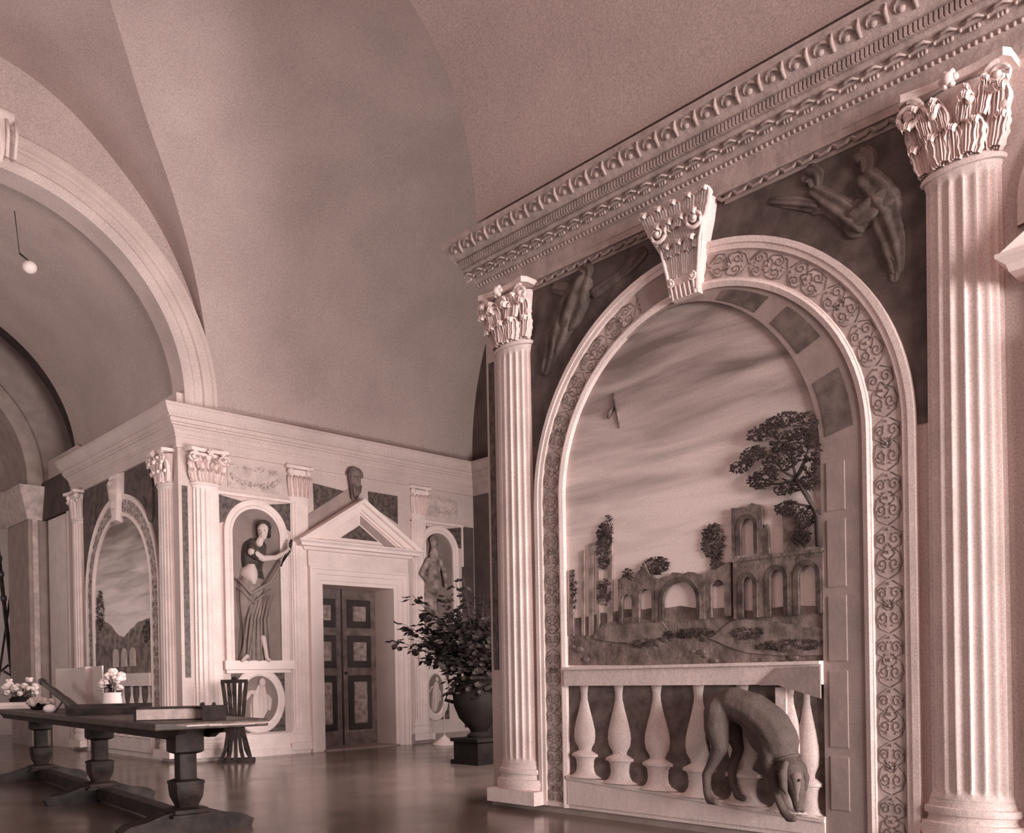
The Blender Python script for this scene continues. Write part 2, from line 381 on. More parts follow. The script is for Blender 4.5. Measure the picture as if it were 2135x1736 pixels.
def column(fr, sc, label, a=.195, b=.10, zt=3.62, zc=4.085, fl=9, a_top=.93, group='fluted painted columns', mt='stone', cap_detail=True):
    t = thing('fluted_column', label, 'column', group=group)
    # plinth and attic base
    m = MB(); m.box(fr, sc-a*1.36, sc+a*1.36, .05, .155, 0, b*1.45)
    m.flathe(fr, sc, [(a*1.0, .155), (a*1.28, .157), (a*1.34, .185), (a*1.34, .205), (a*1.28, .235), (a*1.14, .24), (a*1.10, .255), (a*1.12, .275), (a*1.2, .28), (a*1.225, .295), (a*1.2, .315), (a*1.1, .32), (a*1.07, .345), (a, .37)], b/a*1.0, 24)
    smooth_by_angle(m.obj('base', mt, t), 35)
    m = MB(); rows = []
    zs = [.36, .385, .40, .42] + [.42+(zt-.50)*i/10 for i in range(1, 11)] + [zt-.06, zt-.045, zt-.03, zt]
    for z in zs:
        f = (z-.36)/(zt-.36); k = 1-(1-a_top)*f**1.5
        fd = 1 if .42 <= z <= zt-.06 else (.5 if .395 < z < zt-.04 else 0)
        flare = 1.05 if z in (zs[0], zs[-1]) else 1
        row = []
        for j in range(fl*8+1):
            u = j/8 % 1; ph = pi*j/(fl*8)
            dd = 0 if u < .2 else sqrt(max(0, 1-((u-.6)/.4)**2))
            q = 1-.15*dd*fd
            row.append(fr.p(sc+a*k*flare*cos(ph)*q, z, b*k*flare*sin(ph)*q))
        rows.append(row)
    m.strip(rows); smooth_by_angle(m.obj('shaft', mt, t), 50)
    m = MB()
    m.flathe(fr, sc, [(a*.93, zt), (a*1.05, zt+.005), (a*1.08, zt+.018), (a*1.05, zt+.03), (a*.95, zt+.035), (a*.92, zt+.05), (a*.98, zt+.22), (a*1.12, zc-.05)], b/a, 18)
    H = zc-zt
    if cap_detail:
        for i in range(5):
            x = (i-2)/2*.92; leaf(m, fr, sc+a*.92*x, zt+.045, a*.27, H*.34, b*.98*sqrt(max(.08, 1-x*x))+.008, .06, a*.26*x)
        for i in range(4):
            x = (i-1.5)/1.5*.86; leaf(m, fr, sc+a*.98*x, zt+.055, a*.31, H*.58, b*1.0*sqrt(max(.08, 1-x*x))+.018, .08, a*.36*x)
        for sg in (-1, 1):
            volute(m, fr, sc+sg*a*1.10, zc-.115, b*.9+.05, .078, -sg, .019)
            m.tube([fr.p(sc+sg*a*.35, zt+H*.45, b+.02), fr.p(sc+sg*a*.6, zt+H*.7, b+.04), fr.p(sc+sg*a*1.05, zc-.04, b*.9+.05)], [.012, .014, .012], 6)
            [leaf(m, fr, sc+sg*a*k_, zt+H*.44, a*.17, H*.34, b+.035, .05, sg*a*.2) for k_ in (.22, .68)]; m.ball(fr.p(sc+sg*a*.45, zt+H*.62, b+.05), .022); m.ball(fr.p(sc+sg*a*1.15, zt+H*.50, b*.7), .03)
        m.ball(fr.p(sc, zc-.045, b+.085), .034, n=8, m=6)
        for q in range(6):
            g = q*pi/3; m.ball(fr.p(sc+.034*cos(g), zc-.045+.034*sin(g), b+.08), .018, n=6, m=4)
    else:
        for sg in (-1, 1): m.ball(fr.p(sc+sg*a*.9, zc-.08, b*.9), .05, n=8, m=6)
        for i in range(5):
            x = (i-2)/2*.92; leaf(m, fr, sc+a*.92*x, zt+.045, a*.22, H*.6, b*.98*sqrt(max(.05, 1-x*x))+.008, .05, a*.22*x)
    ab = [(-1.38, 0), (1.38, 0), (1.38, .95), (1.25, 1.35), (.6, 1.12), (0, 1.08), (-.6, 1.12), (-1.25, 1.35), (-1.38, .95)]
    vs = [fr.p(sc+a*x, z, b*d_+(.03 if d_ else 0)) for z in (zc-.04, zc+.002) for x, d_ in ab]; n = len(ab)
    m.add(vs, [tuple(range(n))[::-1], tuple(range(n, 2*n))]+[(i, (i+1) % n, n+(i+1) % n, n+i) for i in range(n)])
    fix_normals(smooth_by_angle(m.obj('capital', mt, t), 45))
    return t
c1 = -5.10; c2 = -1.735; AC = -3.43; ARO, ARI, AZS = 1.445, 1.15, 2.375
column(FR, c1, 'fluted column on the foreground wall left of the large arch, beside the dark plant')
column(FR, c2, 'largest fluted column on the foreground wall right of the large arch', .2)
column(FF, 5.36, 'brightest fluted column on the door wall at the block corner', .2, .12)
column(FF, 6.76, 'narrow fluted column between the robed figure niche and the door', .16, .05, cap_detail=False)
column(FF, 8.93, 'fluted column just right of the pedimented door, behind the plant', .15, .05, cap_detail=False)
column(FR, -11.74, 'shaded fluted column on the block side face nearest the corner', .19, .10)
column(FR, -15.08, 'shaded plain column at the far end of the block side face', .19, .10, cap_detail=False)

# ------------------------------------------------------------------ arched frame with scrollwork, spandrels, keystone
def scrolls(m, pt, L_, W_, r=.0042, step=.30):
    # symmetrical candelabra ornament along a band: pt(l, w, d) -> point, l along the band, w across
    n = max(1, round(L_/step)); st = L_/n
    def spiral(l0, w0, R, dirl, sg, turns=2.6, rr=r):
        m.tube([pt(l0+dirl*R*(1-j/15*.78)*sin(j/15*pi*turns), sg*(w0+R*(1-j/15*.78)*cos(j/15*pi*turns)*.8), rr*.6) for j in range(16)], rr, 4)
    for i in range(n):
        l0 = (i+.5)*st; k = i % 3
        for sg in (-1, 1):
            spiral(l0-st*.22, W_*.22, st*.13, -1, sg); spiral(l0+st*.24, W_*.24, st*.12, 1, sg)
            m.tube([pt(l0-st*.5, 0, r*.6), pt(l0-st*.40, sg*W_*.36, r*.6), pt(l0-st*.22, sg*W_*.46, r*.6), pt(l0-st*.02, sg*W_*.40, r*.6), pt(l0+st*.08, sg*W_*.14, r*.6)], [r*.6, r, r*1.3, r, r*.6], 4)
            m.tube([pt(l0+st*.02, sg*W_*.10, r*.6), pt(l0+st*.12, sg*W_*.44, r*.6), pt(l0+st*.34, sg*W_*.46, r*.6), pt(l0+st*.47, sg*W_*.12, r*.6)], [r*.6, r*1.2, r, r*.6], 4)
            for q in range(4): m.ball(pt(l0+st*(-.36+.23*q), sg*W_*(.06+.05*((q+k) % 3)), r*.5), r*1.5, n=5, m=4)
            if k == 0: m.tube([pt(l0+st*.11*cos(a), sg*W_*.26*abs(sin(a)), r*.6) for a in [j*pi/7 for j in range(8)]], r, 4)
            elif k == 1:
                for q in range(3): m.tube([pt(l0-st*.08+st*.05*q, sg*.004, r*.6), pt(l0-st*.03+st*.06*q, sg*W_*.16, r*.7), pt(l0+st*.03+st*.06*q, sg*W_*.24, r*.5)], [r*.6, r*1.6, r*.5], 4)
            else: m.tube([pt(l0-st*.14, 0, r*.6), pt(l0-st*.04, sg*W_*.24, r*.6), pt(l0+st*.10, sg*W_*.10, r*.6), pt(l0+st*.16, 0, r*.6)], r, 4)
        m.ball(pt(l0, 0, r), r*2.4, n=6, m=4); m.ball(pt(l0+st*.42, 0, r), r*1.8, n=6, m=4)
def arch_frame(fr, sc, ro, ri, zs, label, orn=True, z0=.05, dd=.05):
    t = thing('mural_arch', label, 'arch', group='arched frames around painted landscapes')
    prof = [(ri, .004), (ri, dd*.8), (ri+.03, dd), (ri+.045, dd*.8), (ri+.05, dd*.8), (ri+.055, dd*.45), (ro-.075, dd*.45), (ro-.07, dd*.75), (ro-.04, dd*.8), (ro-.035, dd*.95), (ro, dd*.95), (ro, 0)]
    m = MB().arch(fr, sc, z0, zs, prof, 48); smooth_by_angle(m.obj('moulding', 'stone', t), 30)
    m = MB().arch(fr, sc, z0, zs, [(ri+.058, dd*.46), (ri+.058, dd*.46+.001), (ro-.078, dd*.46+.001)], 48); m.obj('frieze_band', 'lstone', t)
    if orn:
        m = MB(); rm = (ri+ro)/2-.01; W_ = ro-ri-.14; Lg = zs-z0; La = pi*rm
        def pt(l, w_, d):
            d += dd*.46
            if l < Lg: return fr.p(sc+rm+w_, z0+l, d)
            if l < Lg+La: a = (l-Lg)/rm; return fr.p(sc+(rm+w_)*cos(a), zs+(rm+w_)*sin(a), d)
            return fr.p(sc-rm-w_, zs-(l-Lg-La), d)
        scrolls(m, pt, Lg*2+La, W_)
        m.obj('scrollwork', 'groove', t, True)
    return t
arch_frame(FR, AC, ARO, ARI, AZS, 'large pale arch with carved scroll band around the ruin landscape')
arch_frame(FR, -13.35, 1.40, 1.08, AZS, 'shaded arch with plain band around the small mountain landscape')
def fold_tube(m, fr, pts, rads, folds=5, amp=.22, n=22, k=8, d0=.004, flat=.45):
    P = [Vector(p) for p in pts]; rows = []; N_ = (len(P)-1)*k
    rr = random.Random(int(abs(P[0].x*977+P[0].y*131)*10)); ph = rr.uniform(0, 6)
    L_ = max(1e-4, (P[-1]-P[0]).length); r0 = rads[0]
    for i in range(-4, N_+5):
        t = min(max(i, 0), N_)/k; j = min(int(t), len(P)-2); f = t-j; p = P[j].lerp(P[j+1], f); r = rads[j]*(1-f)+rads[j+1]*f; d = (P[j+1]-P[j]).normalized()
        if i < 0: g = -i/4; p = p-d*r*sin(g*pi/2)*.9; r = max(.003, r*cos(g*pi/2))
        if i > N_: g = (i-N_)/4; p = p+d*r*sin(g*pi/2)*.9; r = max(.003, r*cos(g*pi/2))
        nn = Vector((-d.y, d.x)); row = []
        for q in range(n+1):
            a = pi*q/n; w_ = r*(1+amp*sin(folds*a*1.3+ph+t*1.1)*sin(a)); row.append(fr.p(p.x+nn.x*w_*cos(a), p.y+nn.y*w_*cos(a), d0+w_*flat*sin(a)))
        rows.append(row)
    m.strip(rows)
def spandrel(fr, sc, ro, zs, s0, s1, zt, label, figs):
    t = thing('spandrel_panel', label, 'panel', group='dark spandrels above the arches')
    m = MB(); pts = []
    sgn = 1 if s1 > sc and s0 >= sc-.01 else -1
    m = MB()
    arc = [(sc+sgn*ro*.99*sin(a), zs+ro*.99*cos(a)) for a in [i*pi/2/20 for i in range(21)]]
    edge = s1 if sgn > 0 else s0
    pts = [(sc, zt)]+arc+[(edge, zs), (edge, zt)]
    m.poly(fr, pts, 0, .006); fix_normals(m.obj('ground', 'dark', t))
    m = MB()
    for a_, b_, ra, rb in figs: fold_tube(m, fr, [a_, ((a_[0]+b_[0])/2+.01, (a_[1]+b_[1])/2), b_], [ra*.9, (ra+rb)/2, rb*.9])
    if figs:
        o = m.obj('draped_figure', 'dfig', t, True)
    return t
r_ = lambda u, v: RS(u, v)
spandrel(FR, AC, ARO, AZS, AC, c2-.17, 4.08, 'dark spandrel with a reclining draped figure between arch and largest column',
 [(r_(1690, 365), r_(1700, 380), .07, .06), (r_(1700, 400), r_(1790, 470), .05, .085), (r_(1790, 450), r_(1850, 420), .10, .10), (r_(1800, 330), r_(1806, 350), .075, .07), (r_(1810, 380), r_(1850, 440), .09, .10), (r_(1850, 460), r_(1870, 560), .09, .05), (r_(1700, 430), r_(1610, 420), .045, .03), (r_(1862, 540), r_(1866, 580), .05, .03), (r_(1770, 430), r_(1700, 440), .05, .03)])
spandrel(FR, AC, ARO, AZS, c1+.17, AC, 4.08, 'dark spandrel with a seated draped figure between arch and left column',
 [(r_(1222, 560), r_(1224, 572), .07, .065), (r_(1215, 600), r_(1190, 660), .12, .14), (r_(1190, 640), r_(1160, 720), .13, .09), (r_(1240, 610), r_(1300, 570), .05, .035), (r_(1200, 610), r_(1160, 600), .05, .05), (r_(1160, 700), r_(1140, 770), .10, .06), (r_(1300, 568), r_(1340, 530), .045, .06)])
spandrel(FR, -13.35, 1.40, AZS, -13.35, -11.93, 4.08, 'dark spandrel right of the small mountain landscape arch', [((-12.2, 3.75), (-12.25, 3.3), .09, .10), ((-12.25, 3.3), (-12.5, 3.6), .06, .04), ((-12.18, 3.9), (-12.18, 3.92), .07, .07)])
spandrel(FR, -13.35, 1.40, AZS, -14.89, -13.35, 4.08, 'dark spandrel left of the small mountain landscape arch', [((-14.4, 3.75), (-14.5, 3.3), .08, .08)])
# pale scalloped strip under the entablature, carved keystone
m = MB()
y = 2.05
while y < 4.95:
    if abs(-y-AC) > .28: m.tube([FR.p(-y-.05, 4.07, .02), FR.p(-y-.02, 4.045, .028), FR.p(-y+.03, 4.05, .028), FR.p(-y+.05, 4.07, .02)], .012, 5)
    y += .11
m.box(FR, -4.95, AC-.27, 4.02, 4.085, 0, .014); m.box(FR, AC+.27, -1.95, 4.02, 4.085, 0, .014)
tag(m.obj('carved_strip', 'grey', None), 'grey rippled strip under the foreground cornice above the spandrels', 'moulding')
kt = thing('scroll_keystone', 'large scroll keystone with leaves at the top of the foreground arch', 'keystone')
m = MB(); ksn = AC
vs = []
for z, hw, d in ((3.50, .105, .08), (3.56, .11, .10), (3.68, .13, .09), (3.82, .155, .10), (3.95, .19, .14), (4.06, .21, .16), (4.085, .21, .16)):
    vs.append([FR.p(ksn-hw, z, 0), FR.p(ksn-hw, z, d), FR.p(ksn+hw, z, d), FR.p(ksn+hw, z, 0)])
m.strip(vs); m.f.append((0, 1, 2, 3)); fix_normals(m.obj('block', 'stone', kt))
m = MB()
for sg in (-1, 1):
    volute(m, FR, ksn+sg*.145, 3.93, .16, .07, -sg, .016)
    m.tube([FR.p(ksn+sg*.10, 3.52, .09), FR.p(ksn+sg*.12, 3.66, .10), FR.p(ksn+sg*.15, 3.82, .12), FR.p(ksn+sg*.20, 3.93, .16)], .013, 6)
    volute(m, FR, ksn+sg*.08, 3.60, .11, .03, sg, .009)
for i in range(3): leaf(m, FR, ksn+(i-1)*.075, 3.64, .055, .22, .09, .06, (i-1)*.02)
for i in range(4): leaf(m, FR, ksn+(i-1.5)*.065, 3.78, .05, .22, .115, .07, (i-1.5)*.03)
for i in range(5): leaf(m, FR, ksn+(i-2)*.09, 3.93, .06, .16, .16, .05, (i-2)*.03)
for i in range(6): m.tube([FR.p(ksn-.085+i*.034, 3.50, .085), FR.p(ksn-.085+i*.034, 3.58, .11)], .010, 5)
fix_normals(m.obj('acanthus_scroll', 'stone', kt, True))
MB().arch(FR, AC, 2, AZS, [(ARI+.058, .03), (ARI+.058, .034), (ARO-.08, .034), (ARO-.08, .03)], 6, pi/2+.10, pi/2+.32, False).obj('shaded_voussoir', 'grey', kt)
kt2 = thing('scroll_keystone', 'small scroll keystone on the shaded arch of the block side face', 'keystone')
m = MB(); m.frust(FR, [(-13.44, 3.36), (-13.26, 3.36), (-13.16, 4.08), (-13.54, 4.08)], 0, .10, .9); m.obj('block', 'stone', kt2)
m = MB(); m.seg(FR.p(-13.35, 3.9, .1), FR.p(-13.35, 3.6, .1), .09, .05); m.obj('scroll', 'lstone', kt2, True)

# ------------------------------------------------------------------ painted landscape inside the large arch
def arcpts(sc, r, z0, zs, n=24): return [(sc+r, z0)]+[(sc+r*cos(pi*i/n), zs+r*sin(pi*i/n)) for i in range(n+1)]+[(sc-r, z0)]
mu = thing('landscape_mural', 'painted landscape of cloudy sky, ruined arcades and a tree inside the large arch', 'mural')
m = MB().poly(FR, arcpts(AC, ARI+.01, .08, AZS, 40), 0, .006); fix_normals(m.obj('painted_sky', 'sky', mu))
def ragged(pts, amp=.012, n=5):
    out = []
    for i in range(len(pts)):
        a = pts[i]; b = pts[(i+1) % len(pts)]
        out.append(a)
        for k in range(1, n): out.append((a[0]+(b[0]-a[0])*k/n+random.uniform(-amp, amp), a[1]+(b[1]-a[1])*k/n+random.uniform(-amp, amp)))
    return out
def top_ragged(l, amp, n):
    out = []
    for i in range(len(l)-1):
        a, b = l[i], l[i+1]
        for k in range(n): out.append((a[0]+(b[0]-a[0])*k/n, a[1]+(b[1]-a[1])*k/n+(random.uniform(-amp, amp) if 0 < i+k else 0)))
    return out+[l[-1]]
def bay(m, fr, s0, s1, zb, zt, hw, zsp, d0, d1, top=None):     # wall bay with an arched opening in the middle
    c = (s0+s1)/2; n = 10
    arc = [(c-hw*cos(pi*i/n), zsp+hw*sin(pi*i/n)) for i in range(n+1)]
    m.poly(fr, [(s0, zb), (c-hw, zb), (c-hw, zsp), (s0, zsp)], d0, d1)
    m.poly(fr, [(c+hw, zb), (s1, zb), (s1, zsp), (c+hw, zsp)], d0, d1)
    tp = top or [(s1, zt), (s0, zt)]
    m.poly(fr, [(s0, zsp)]+arc+[(s1, zsp)]+tp, d0, d1)
# distant hills and ground
gl = [r_(1188, 1290), r_(1300, 1270), r_(1420, 1262), r_(1560, 1270), r_(1722, 1262)]
m = MB().poly(FR, [r_(1188, 1386)]+top_ragged(gl, .012, 5)+[r_(1722, 1386)], .006, .012); fix_normals(m.obj('painted_ground', 'ground', mu))
m = MB().poly(FR, ragged([r_(1240, 1330), r_(1260, 1300), r_(1320, 1285), r_(1385, 1295), r_(1400, 1320), r_(1330, 1345)], .008, 4), .012, .022)
m.poly(FR, ragged([r_(1480, 1330), r_(1540, 1290), r_(1640, 1300), r_(1720, 1310), r_(1720, 1365), r_(1560, 1360)], .012, 4), .012, .02)
fix_normals(m.obj('painted_mound', 'far', mu))
m = MB()
for k in range(26):
    u, v = random.uniform(1195, 1715), random.uniform(1325, 1380); q = r_(u, v); m = MB(); m.ball(FR.p(q[0], q[1], .014), random.uniform(.015, .05), (.15, 1, .45), 8, 5); fix_normals(m.obj('painted_rock', 'ruin', mu, True))
# left: slender broken columns and ivy covered shaft
m = MB()
for u0, u1, vt in ((1190, 1200, 1190), (1216, 1222, 1150), (1231, 1240, 1135), (1270, 1280, 1100), (1247, 1253, 1160)):
    m.poly(FR, ragged([r_(u0, 1325), r_(u0, vt), r_(u1, vt-4), r_(u1, 1325)], .004, 3), .010, .02)
fix_normals(m.obj('painted_pillars', 'ruinl', mu))
def clump(m, fr, c, rs, rz, n, size, d=.02):
    for _ in range(n):
        a = random.uniform(0, 2*pi); q = sqrt(random.random()); s_, z_ = c[0]+rs*q*cos(a), c[1]+rz*q*sin(a)
        b = random.uniform(0, 2*pi); l = size*random.uniform(.6, 1.3); dx, dz = cos(b)*l, sin(b)*l*.6; dd = d+random.uniform(-.004, .006)
        m.add([fr.p(s_-dx, z_-dz, dd), fr.p(s_+dz*.5, z_-dx*.4, dd+.003), fr.p(s_+dx, z_+dz, dd), fr.p(s_-dz*.5, z_+dx*.4, dd+.003)], [(0, 1, 2, 3)])
m = MB()
clump(m, FR, r_(1262, 1140), .07, .17, 220, .020); clump(m, FR, r_(1270, 1110), .05, .13, 120, .018)
clump(m, FR, r_(1264, 1235), .07, .10, 140, .018); clump(m, FR, r_(1200, 1230), .03, .15, 110, .014)
clump(m, FR, r_(1370, 1180), .12, .06, 200, .018); clump(m, FR, r_(1312, 1200), .05, .05, 80, .016); clump(m, FR, r_(1490, 1130), .085, .12, 260, .02)
clump(m, FR, r_(1500, 1190), .06, .10, 160, .02); clump(m, FR, r_(1440, 1320), .2, .03, 120, .02); clump(m, FR, r_(1650, 1345), .25, .035, 170, .02); clump(m, FR, r_(1345, 1215), .10, .05, 120, .016); clump(m, FR, r_(1560, 1320), .12, .04, 110, .018); clump(m, FR, r_(1345, 1340), .1, .03, 80, .018)
m.obj('painted_shrubs', 'ruind', mu)
# low arcade in the middle
def ps(u, v): return r_(u, v)
m = MB()
zb = ps(1400, 1290)[1]
def S(u): return ps(u, 1240)[0]
def Z(v, u=1450): return ps(u, v)[1]
bay(m, FR, S(1295), S(1330), Z(1290), Z(1200), .045, Z(1240), .012, .034, top_ragged([(S(1330), Z(1196)), (S(1295), Z(1190))], .02, 5))
bay(m, FR, S(1330), S(1372), Z(1290), Z(1190), .055, Z(1235), .012, .034, top_ragged([(S(1372), Z(1200)), (S(1350), Z(1165)), (S(1330), Z(1185))], .02, 4))
bay(m, FR, S(1372), S(1475), Z(1292), Z(1196), .155, Z(1252), .012, .036, top_ragged([(S(1475), Z(1198)), (S(1420), Z(1190)), (S(1372), Z(1200))], .015, 5))
bay(m, FR, S(1475), S(1530), Z(1290), Z(1200), .05, Z(1230), .012, .034, top_ragged([(S(1530), Z(1180)), (S(1475), Z(1200))], .015, 5))
fix_normals(m.obj('painted_arcade', 'ruin', mu))
# two storey ruin on the right
m = MB()
def Zr(v): return ps(1620, v)[1]
def Sr(u): return ps(u, 1150)[0]
e_ = [(1535, 1595, .055, 1210), (1595, 1655, .065, 1205), (1655, 1722, .075, 1205)]
for u0, u1, hw, vs_ in e_: bay(m, FR, Sr(u0), Sr(u1), Zr(1285), Zr(1160), hw, Zr(vs_), .014, .042)
bay(m, FR, Sr(1533), Sr(1597), Zr(1160), Zr(1050), .065, Zr(1090), .014, .040, top_ragged([(Sr(1597), Zr(1050)), (Sr(1533), Zr(1045))], .02, 6))
m.poly(FR, ragged([(Sr(1597), Zr(1160)), (Sr(1597), Zr(1100)), (Sr(1606), Zr(1090)), (Sr(1612), Zr(1160))], .006, 3), .014, .04)
m.poly(FR, ragged([(Sr(1640), Zr(1160)), (Sr(1638), Zr(1075)), (Sr(1650), Zr(1060)), (Sr(1672), Zr(1090)), (Sr(1680), Zr(1160))], .008, 3), .014, .04)
m.box(FR, Sr(1530), Sr(1722), Zr(1163), Zr(1155), .012, .05)
fix_normals(m.obj('painted_tower', 'ruin', mu))
for u0, u1, hw, vs_ in e_:
    c = (Sr(u0)+Sr(u1))/2; fix_normals(MB().arch(FR, c, Zr(1285), Zr(vs_), [(hw-.02, .016), (hw-.02, .044), (hw+.012, .046), (hw+.014, .042)], 10).obj('painted_arch_edge', 'ruind', mu))
c = (Sr(1533)+Sr(1597))/2; fix_normals(MB().arch(FR, c, Zr(1150), Zr(1090), [(.047, .016), (.047, .042), (.075, .044), (.077, .04)], 10).obj('painted_arch_edge', 'ruind', mu))
c = (S(1372)+S(1475))/2; fix_normals(MB().arch(FR, c, Z(1290), Z(1252), [(.135, .014), (.135, .038), (.165, .04), (.168, .036)], 12).obj('painted_arch_edge', 'ruind', mu))
# tree
m = MB()
m.tube([FR.p(*r_(1716, 1140), .05), FR.p(*r_(1714, 1080), .055), FR.p(*r_(1695, 1040), .055), FR.p(*r_(1668, 1000), .05)], [.022, .020, .016, .013], 7)
for u, v in ((1620, 960), (1600, 1010), (1650, 900), (1700, 920), (1690, 960), (1640, 1000)):
    m.tube([FR.p(*r_(1668, 1000), .05), FR.p(*r_((u+1668)/2, (v+1000)/2+6), .05), FR.p(*r_(u, v), .05)], [.010, .007, .004], 5)
m.tube([FR.p(*r_(1706, 1060), .05), FR.p(*r_(1660, 1050), .05), FR.p(*r_(1640, 1060), .05)], [.009, .006, .004], 5)
m.obj('painted_trunk', 'tree', mu, True)
m = MB()
for u, v, a, b, n in ((1640, 880, .13, .045, 190), (1600, 905, .12, .05, 190), (1660, 920, .16, .06, 260), (1580, 950, .10, .05, 170), (1555, 975, .09, .04, 110), (1640, 960, .15, .07, 260), (1600, 1000, .12, .06, 210),
                      (1690, 890, .08, .08, 150), (1700, 950, .07, .12, 180), (1695, 1010, .07, .05, 110), (1650, 1020, .1, .04, 110), (1650, 1060, .09, .04, 130), (1690, 1080, .09, .06, 150), (1680, 1120, .07, .05, 110)):
    c = r_(u, v)
    if c[0] < -2.56: clump(m, FR, c, a*.9, b*1.05, n, .017, .055)
m.obj('painted_foliage', 'tree', mu)
m = MB()
q = r_(1285, 830); m.tube([FR.p(q[0]-.02, q[1]+.04, .012), FR.p(q[0], q[1]-.02, .014), FR.p(q[0]+.02, q[1]-.12, .012), FR.p(q[0]+.03, q[1]-.22, .01)], [.004, .018, .014, .004], 5)
m.tube([FR.p(q[0]-.07, q[1]-.13, .012), FR.p(q[0]-.05, q[1]-.09, .014), FR.p(q[0]-.01, q[1]-.06, .012)], [.012, .018, .008], 6)
m.obj('painted_bird', 'ruin', mu, True)
# jamb seen in perspective on the right of the opening
m = MB(); JS = -2.535
pts = [(AC+ARI+.004, .08)]+[(AC+(ARI+.004)*cos(a), AZS+(ARI+.004)*sin(a)) for a in [i*radians(118)/24 for i in range(25)]]
inner = [(JS, .08)]
for i in range(25):
    a = i*radians(118)/24; k = (i/24)**1.5; k = k*k*(3-2*k)
    ia = (JS-1.05+1.05*cos(a), AZS-.05+1.05*sin(a)); oa = (AC+ARI*cos(a), AZS+ARI*sin(a)); inner.append((ia[0]*(1-k)+oa[0]*k, ia[1]*(1-k)+oa[1]*k))
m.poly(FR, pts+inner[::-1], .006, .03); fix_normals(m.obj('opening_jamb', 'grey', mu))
m = MB()
for v0, v1 in ((1690, 1575), (1560, 1395), (1380, 1240), (1225, 1080), (1065, 960)):
    a_, b_ = ps(1760, v0)[1], ps(1760, v1)[1]; m.frust(FR, [(JS+.035, a_), (JS+.15, a_), (JS+.15, b_), (JS+.035, b_)], .03, .036, .94)
m.obj('jamb_panel', 'grey', mu)

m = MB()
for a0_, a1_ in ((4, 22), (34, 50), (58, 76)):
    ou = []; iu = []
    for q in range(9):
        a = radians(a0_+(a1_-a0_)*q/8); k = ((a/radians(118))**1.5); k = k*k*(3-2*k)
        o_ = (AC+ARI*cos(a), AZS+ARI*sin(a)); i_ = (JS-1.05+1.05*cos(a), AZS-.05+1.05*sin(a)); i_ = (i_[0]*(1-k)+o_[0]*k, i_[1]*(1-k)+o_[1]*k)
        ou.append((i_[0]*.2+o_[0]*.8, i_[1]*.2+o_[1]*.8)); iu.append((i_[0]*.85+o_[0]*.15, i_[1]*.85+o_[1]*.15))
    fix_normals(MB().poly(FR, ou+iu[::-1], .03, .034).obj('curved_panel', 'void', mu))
# painted balustrade
bt = thing('balustrade', 'pale stone balustrade under the ruin landscape behind the hound', 'balustrade')
zr0, zr1 = 1.105, .955
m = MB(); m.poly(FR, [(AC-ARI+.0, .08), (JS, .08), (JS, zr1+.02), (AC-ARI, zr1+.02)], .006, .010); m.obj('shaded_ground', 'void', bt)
m = MB(); m.box(FR, AC-ARI, JS, zr1+.012, zr0-.02, .01, .06); m.box(FR, AC-ARI, JS, zr0-.02, zr0, .01, .085); m.obj('hand_rail', 'stone', bt)
m = MB(); m.poly(FR, [RS(1585, 1428, .06), RS(1625, 1392, .06), (JS, zr0-.03), (JS, zr1-.07), RS(1625, 1428, .06)], .06, .075); fix_normals(m.obj('rail_return', 'grey', bt))
m = MB(); m.poly(FR, [(AC-ARI, .08), (JS, .08), (JS, .19), (AC-ARI, .30)], .01, .045)
m.poly(FR, [(AC-ARI, .27), (JS, .155), (JS, .175), (AC-ARI, .295)], .045, .055); fix_normals(m.obj('plinth_course', 'stone', bt))
def baluster(fr, sc, zb, zt, w_, parent, mt='stone', dep=.5):
    H = zt-zb
    prof = [(w_*1.55, 0), (w_*1.05, .03), (w_*.86, .07), (w_*.80, .12), (w_*.86, .19), (w_*1.02, .22), (w_*1.20, .225), (w_*1.20, .25), (w_*.98, .265), (w_*.62, .29), (w_*.66, .32), (w_*.92, .38), (w_*1.0, .45), (w_*.96, .52), (w_*.78, .62), (w_*.54, .74), (w_*.38, .84), (w_*.36, .90), (w_*.42, .96), (w_*.48, 1.0)]
    m = MB().flathe(fr, sc, [(r, zb+H*f) for r, f in prof], dep, 14); return smooth_by_angle(m.obj('baluster', mt, parent), 40)
for u, w_ in ((1215, .105), (1287, .107), (1366, .109), (1453, .111), (1545, .113), (1640, .115), (1712, .115)):
    s_ = RS(u, 1500, .03)[0]; f = (s_-(AC-ARI))/(JS-AC+ARI)
    if u == 1712: s_ = JS-.12; w_ = .08
    baluster(FR, s_, .30-.12*f, zr1+.02, w_, bt)
m = MB().box(FR, JS-.31, JS-.24, .2, .95, .01, .04); m.obj('newel_post', 'stone', bt)
# floor ledge painted under the balustrade
struct(MB().box(FR, -YR+.0, -1.0, 0, .05, 0, .02).obj('baseboard_right', 'grey'))
struct(MB().box(FR, -5.4, -1.2, .05, .085, 0, .035).obj('trim_1', 'stone'))

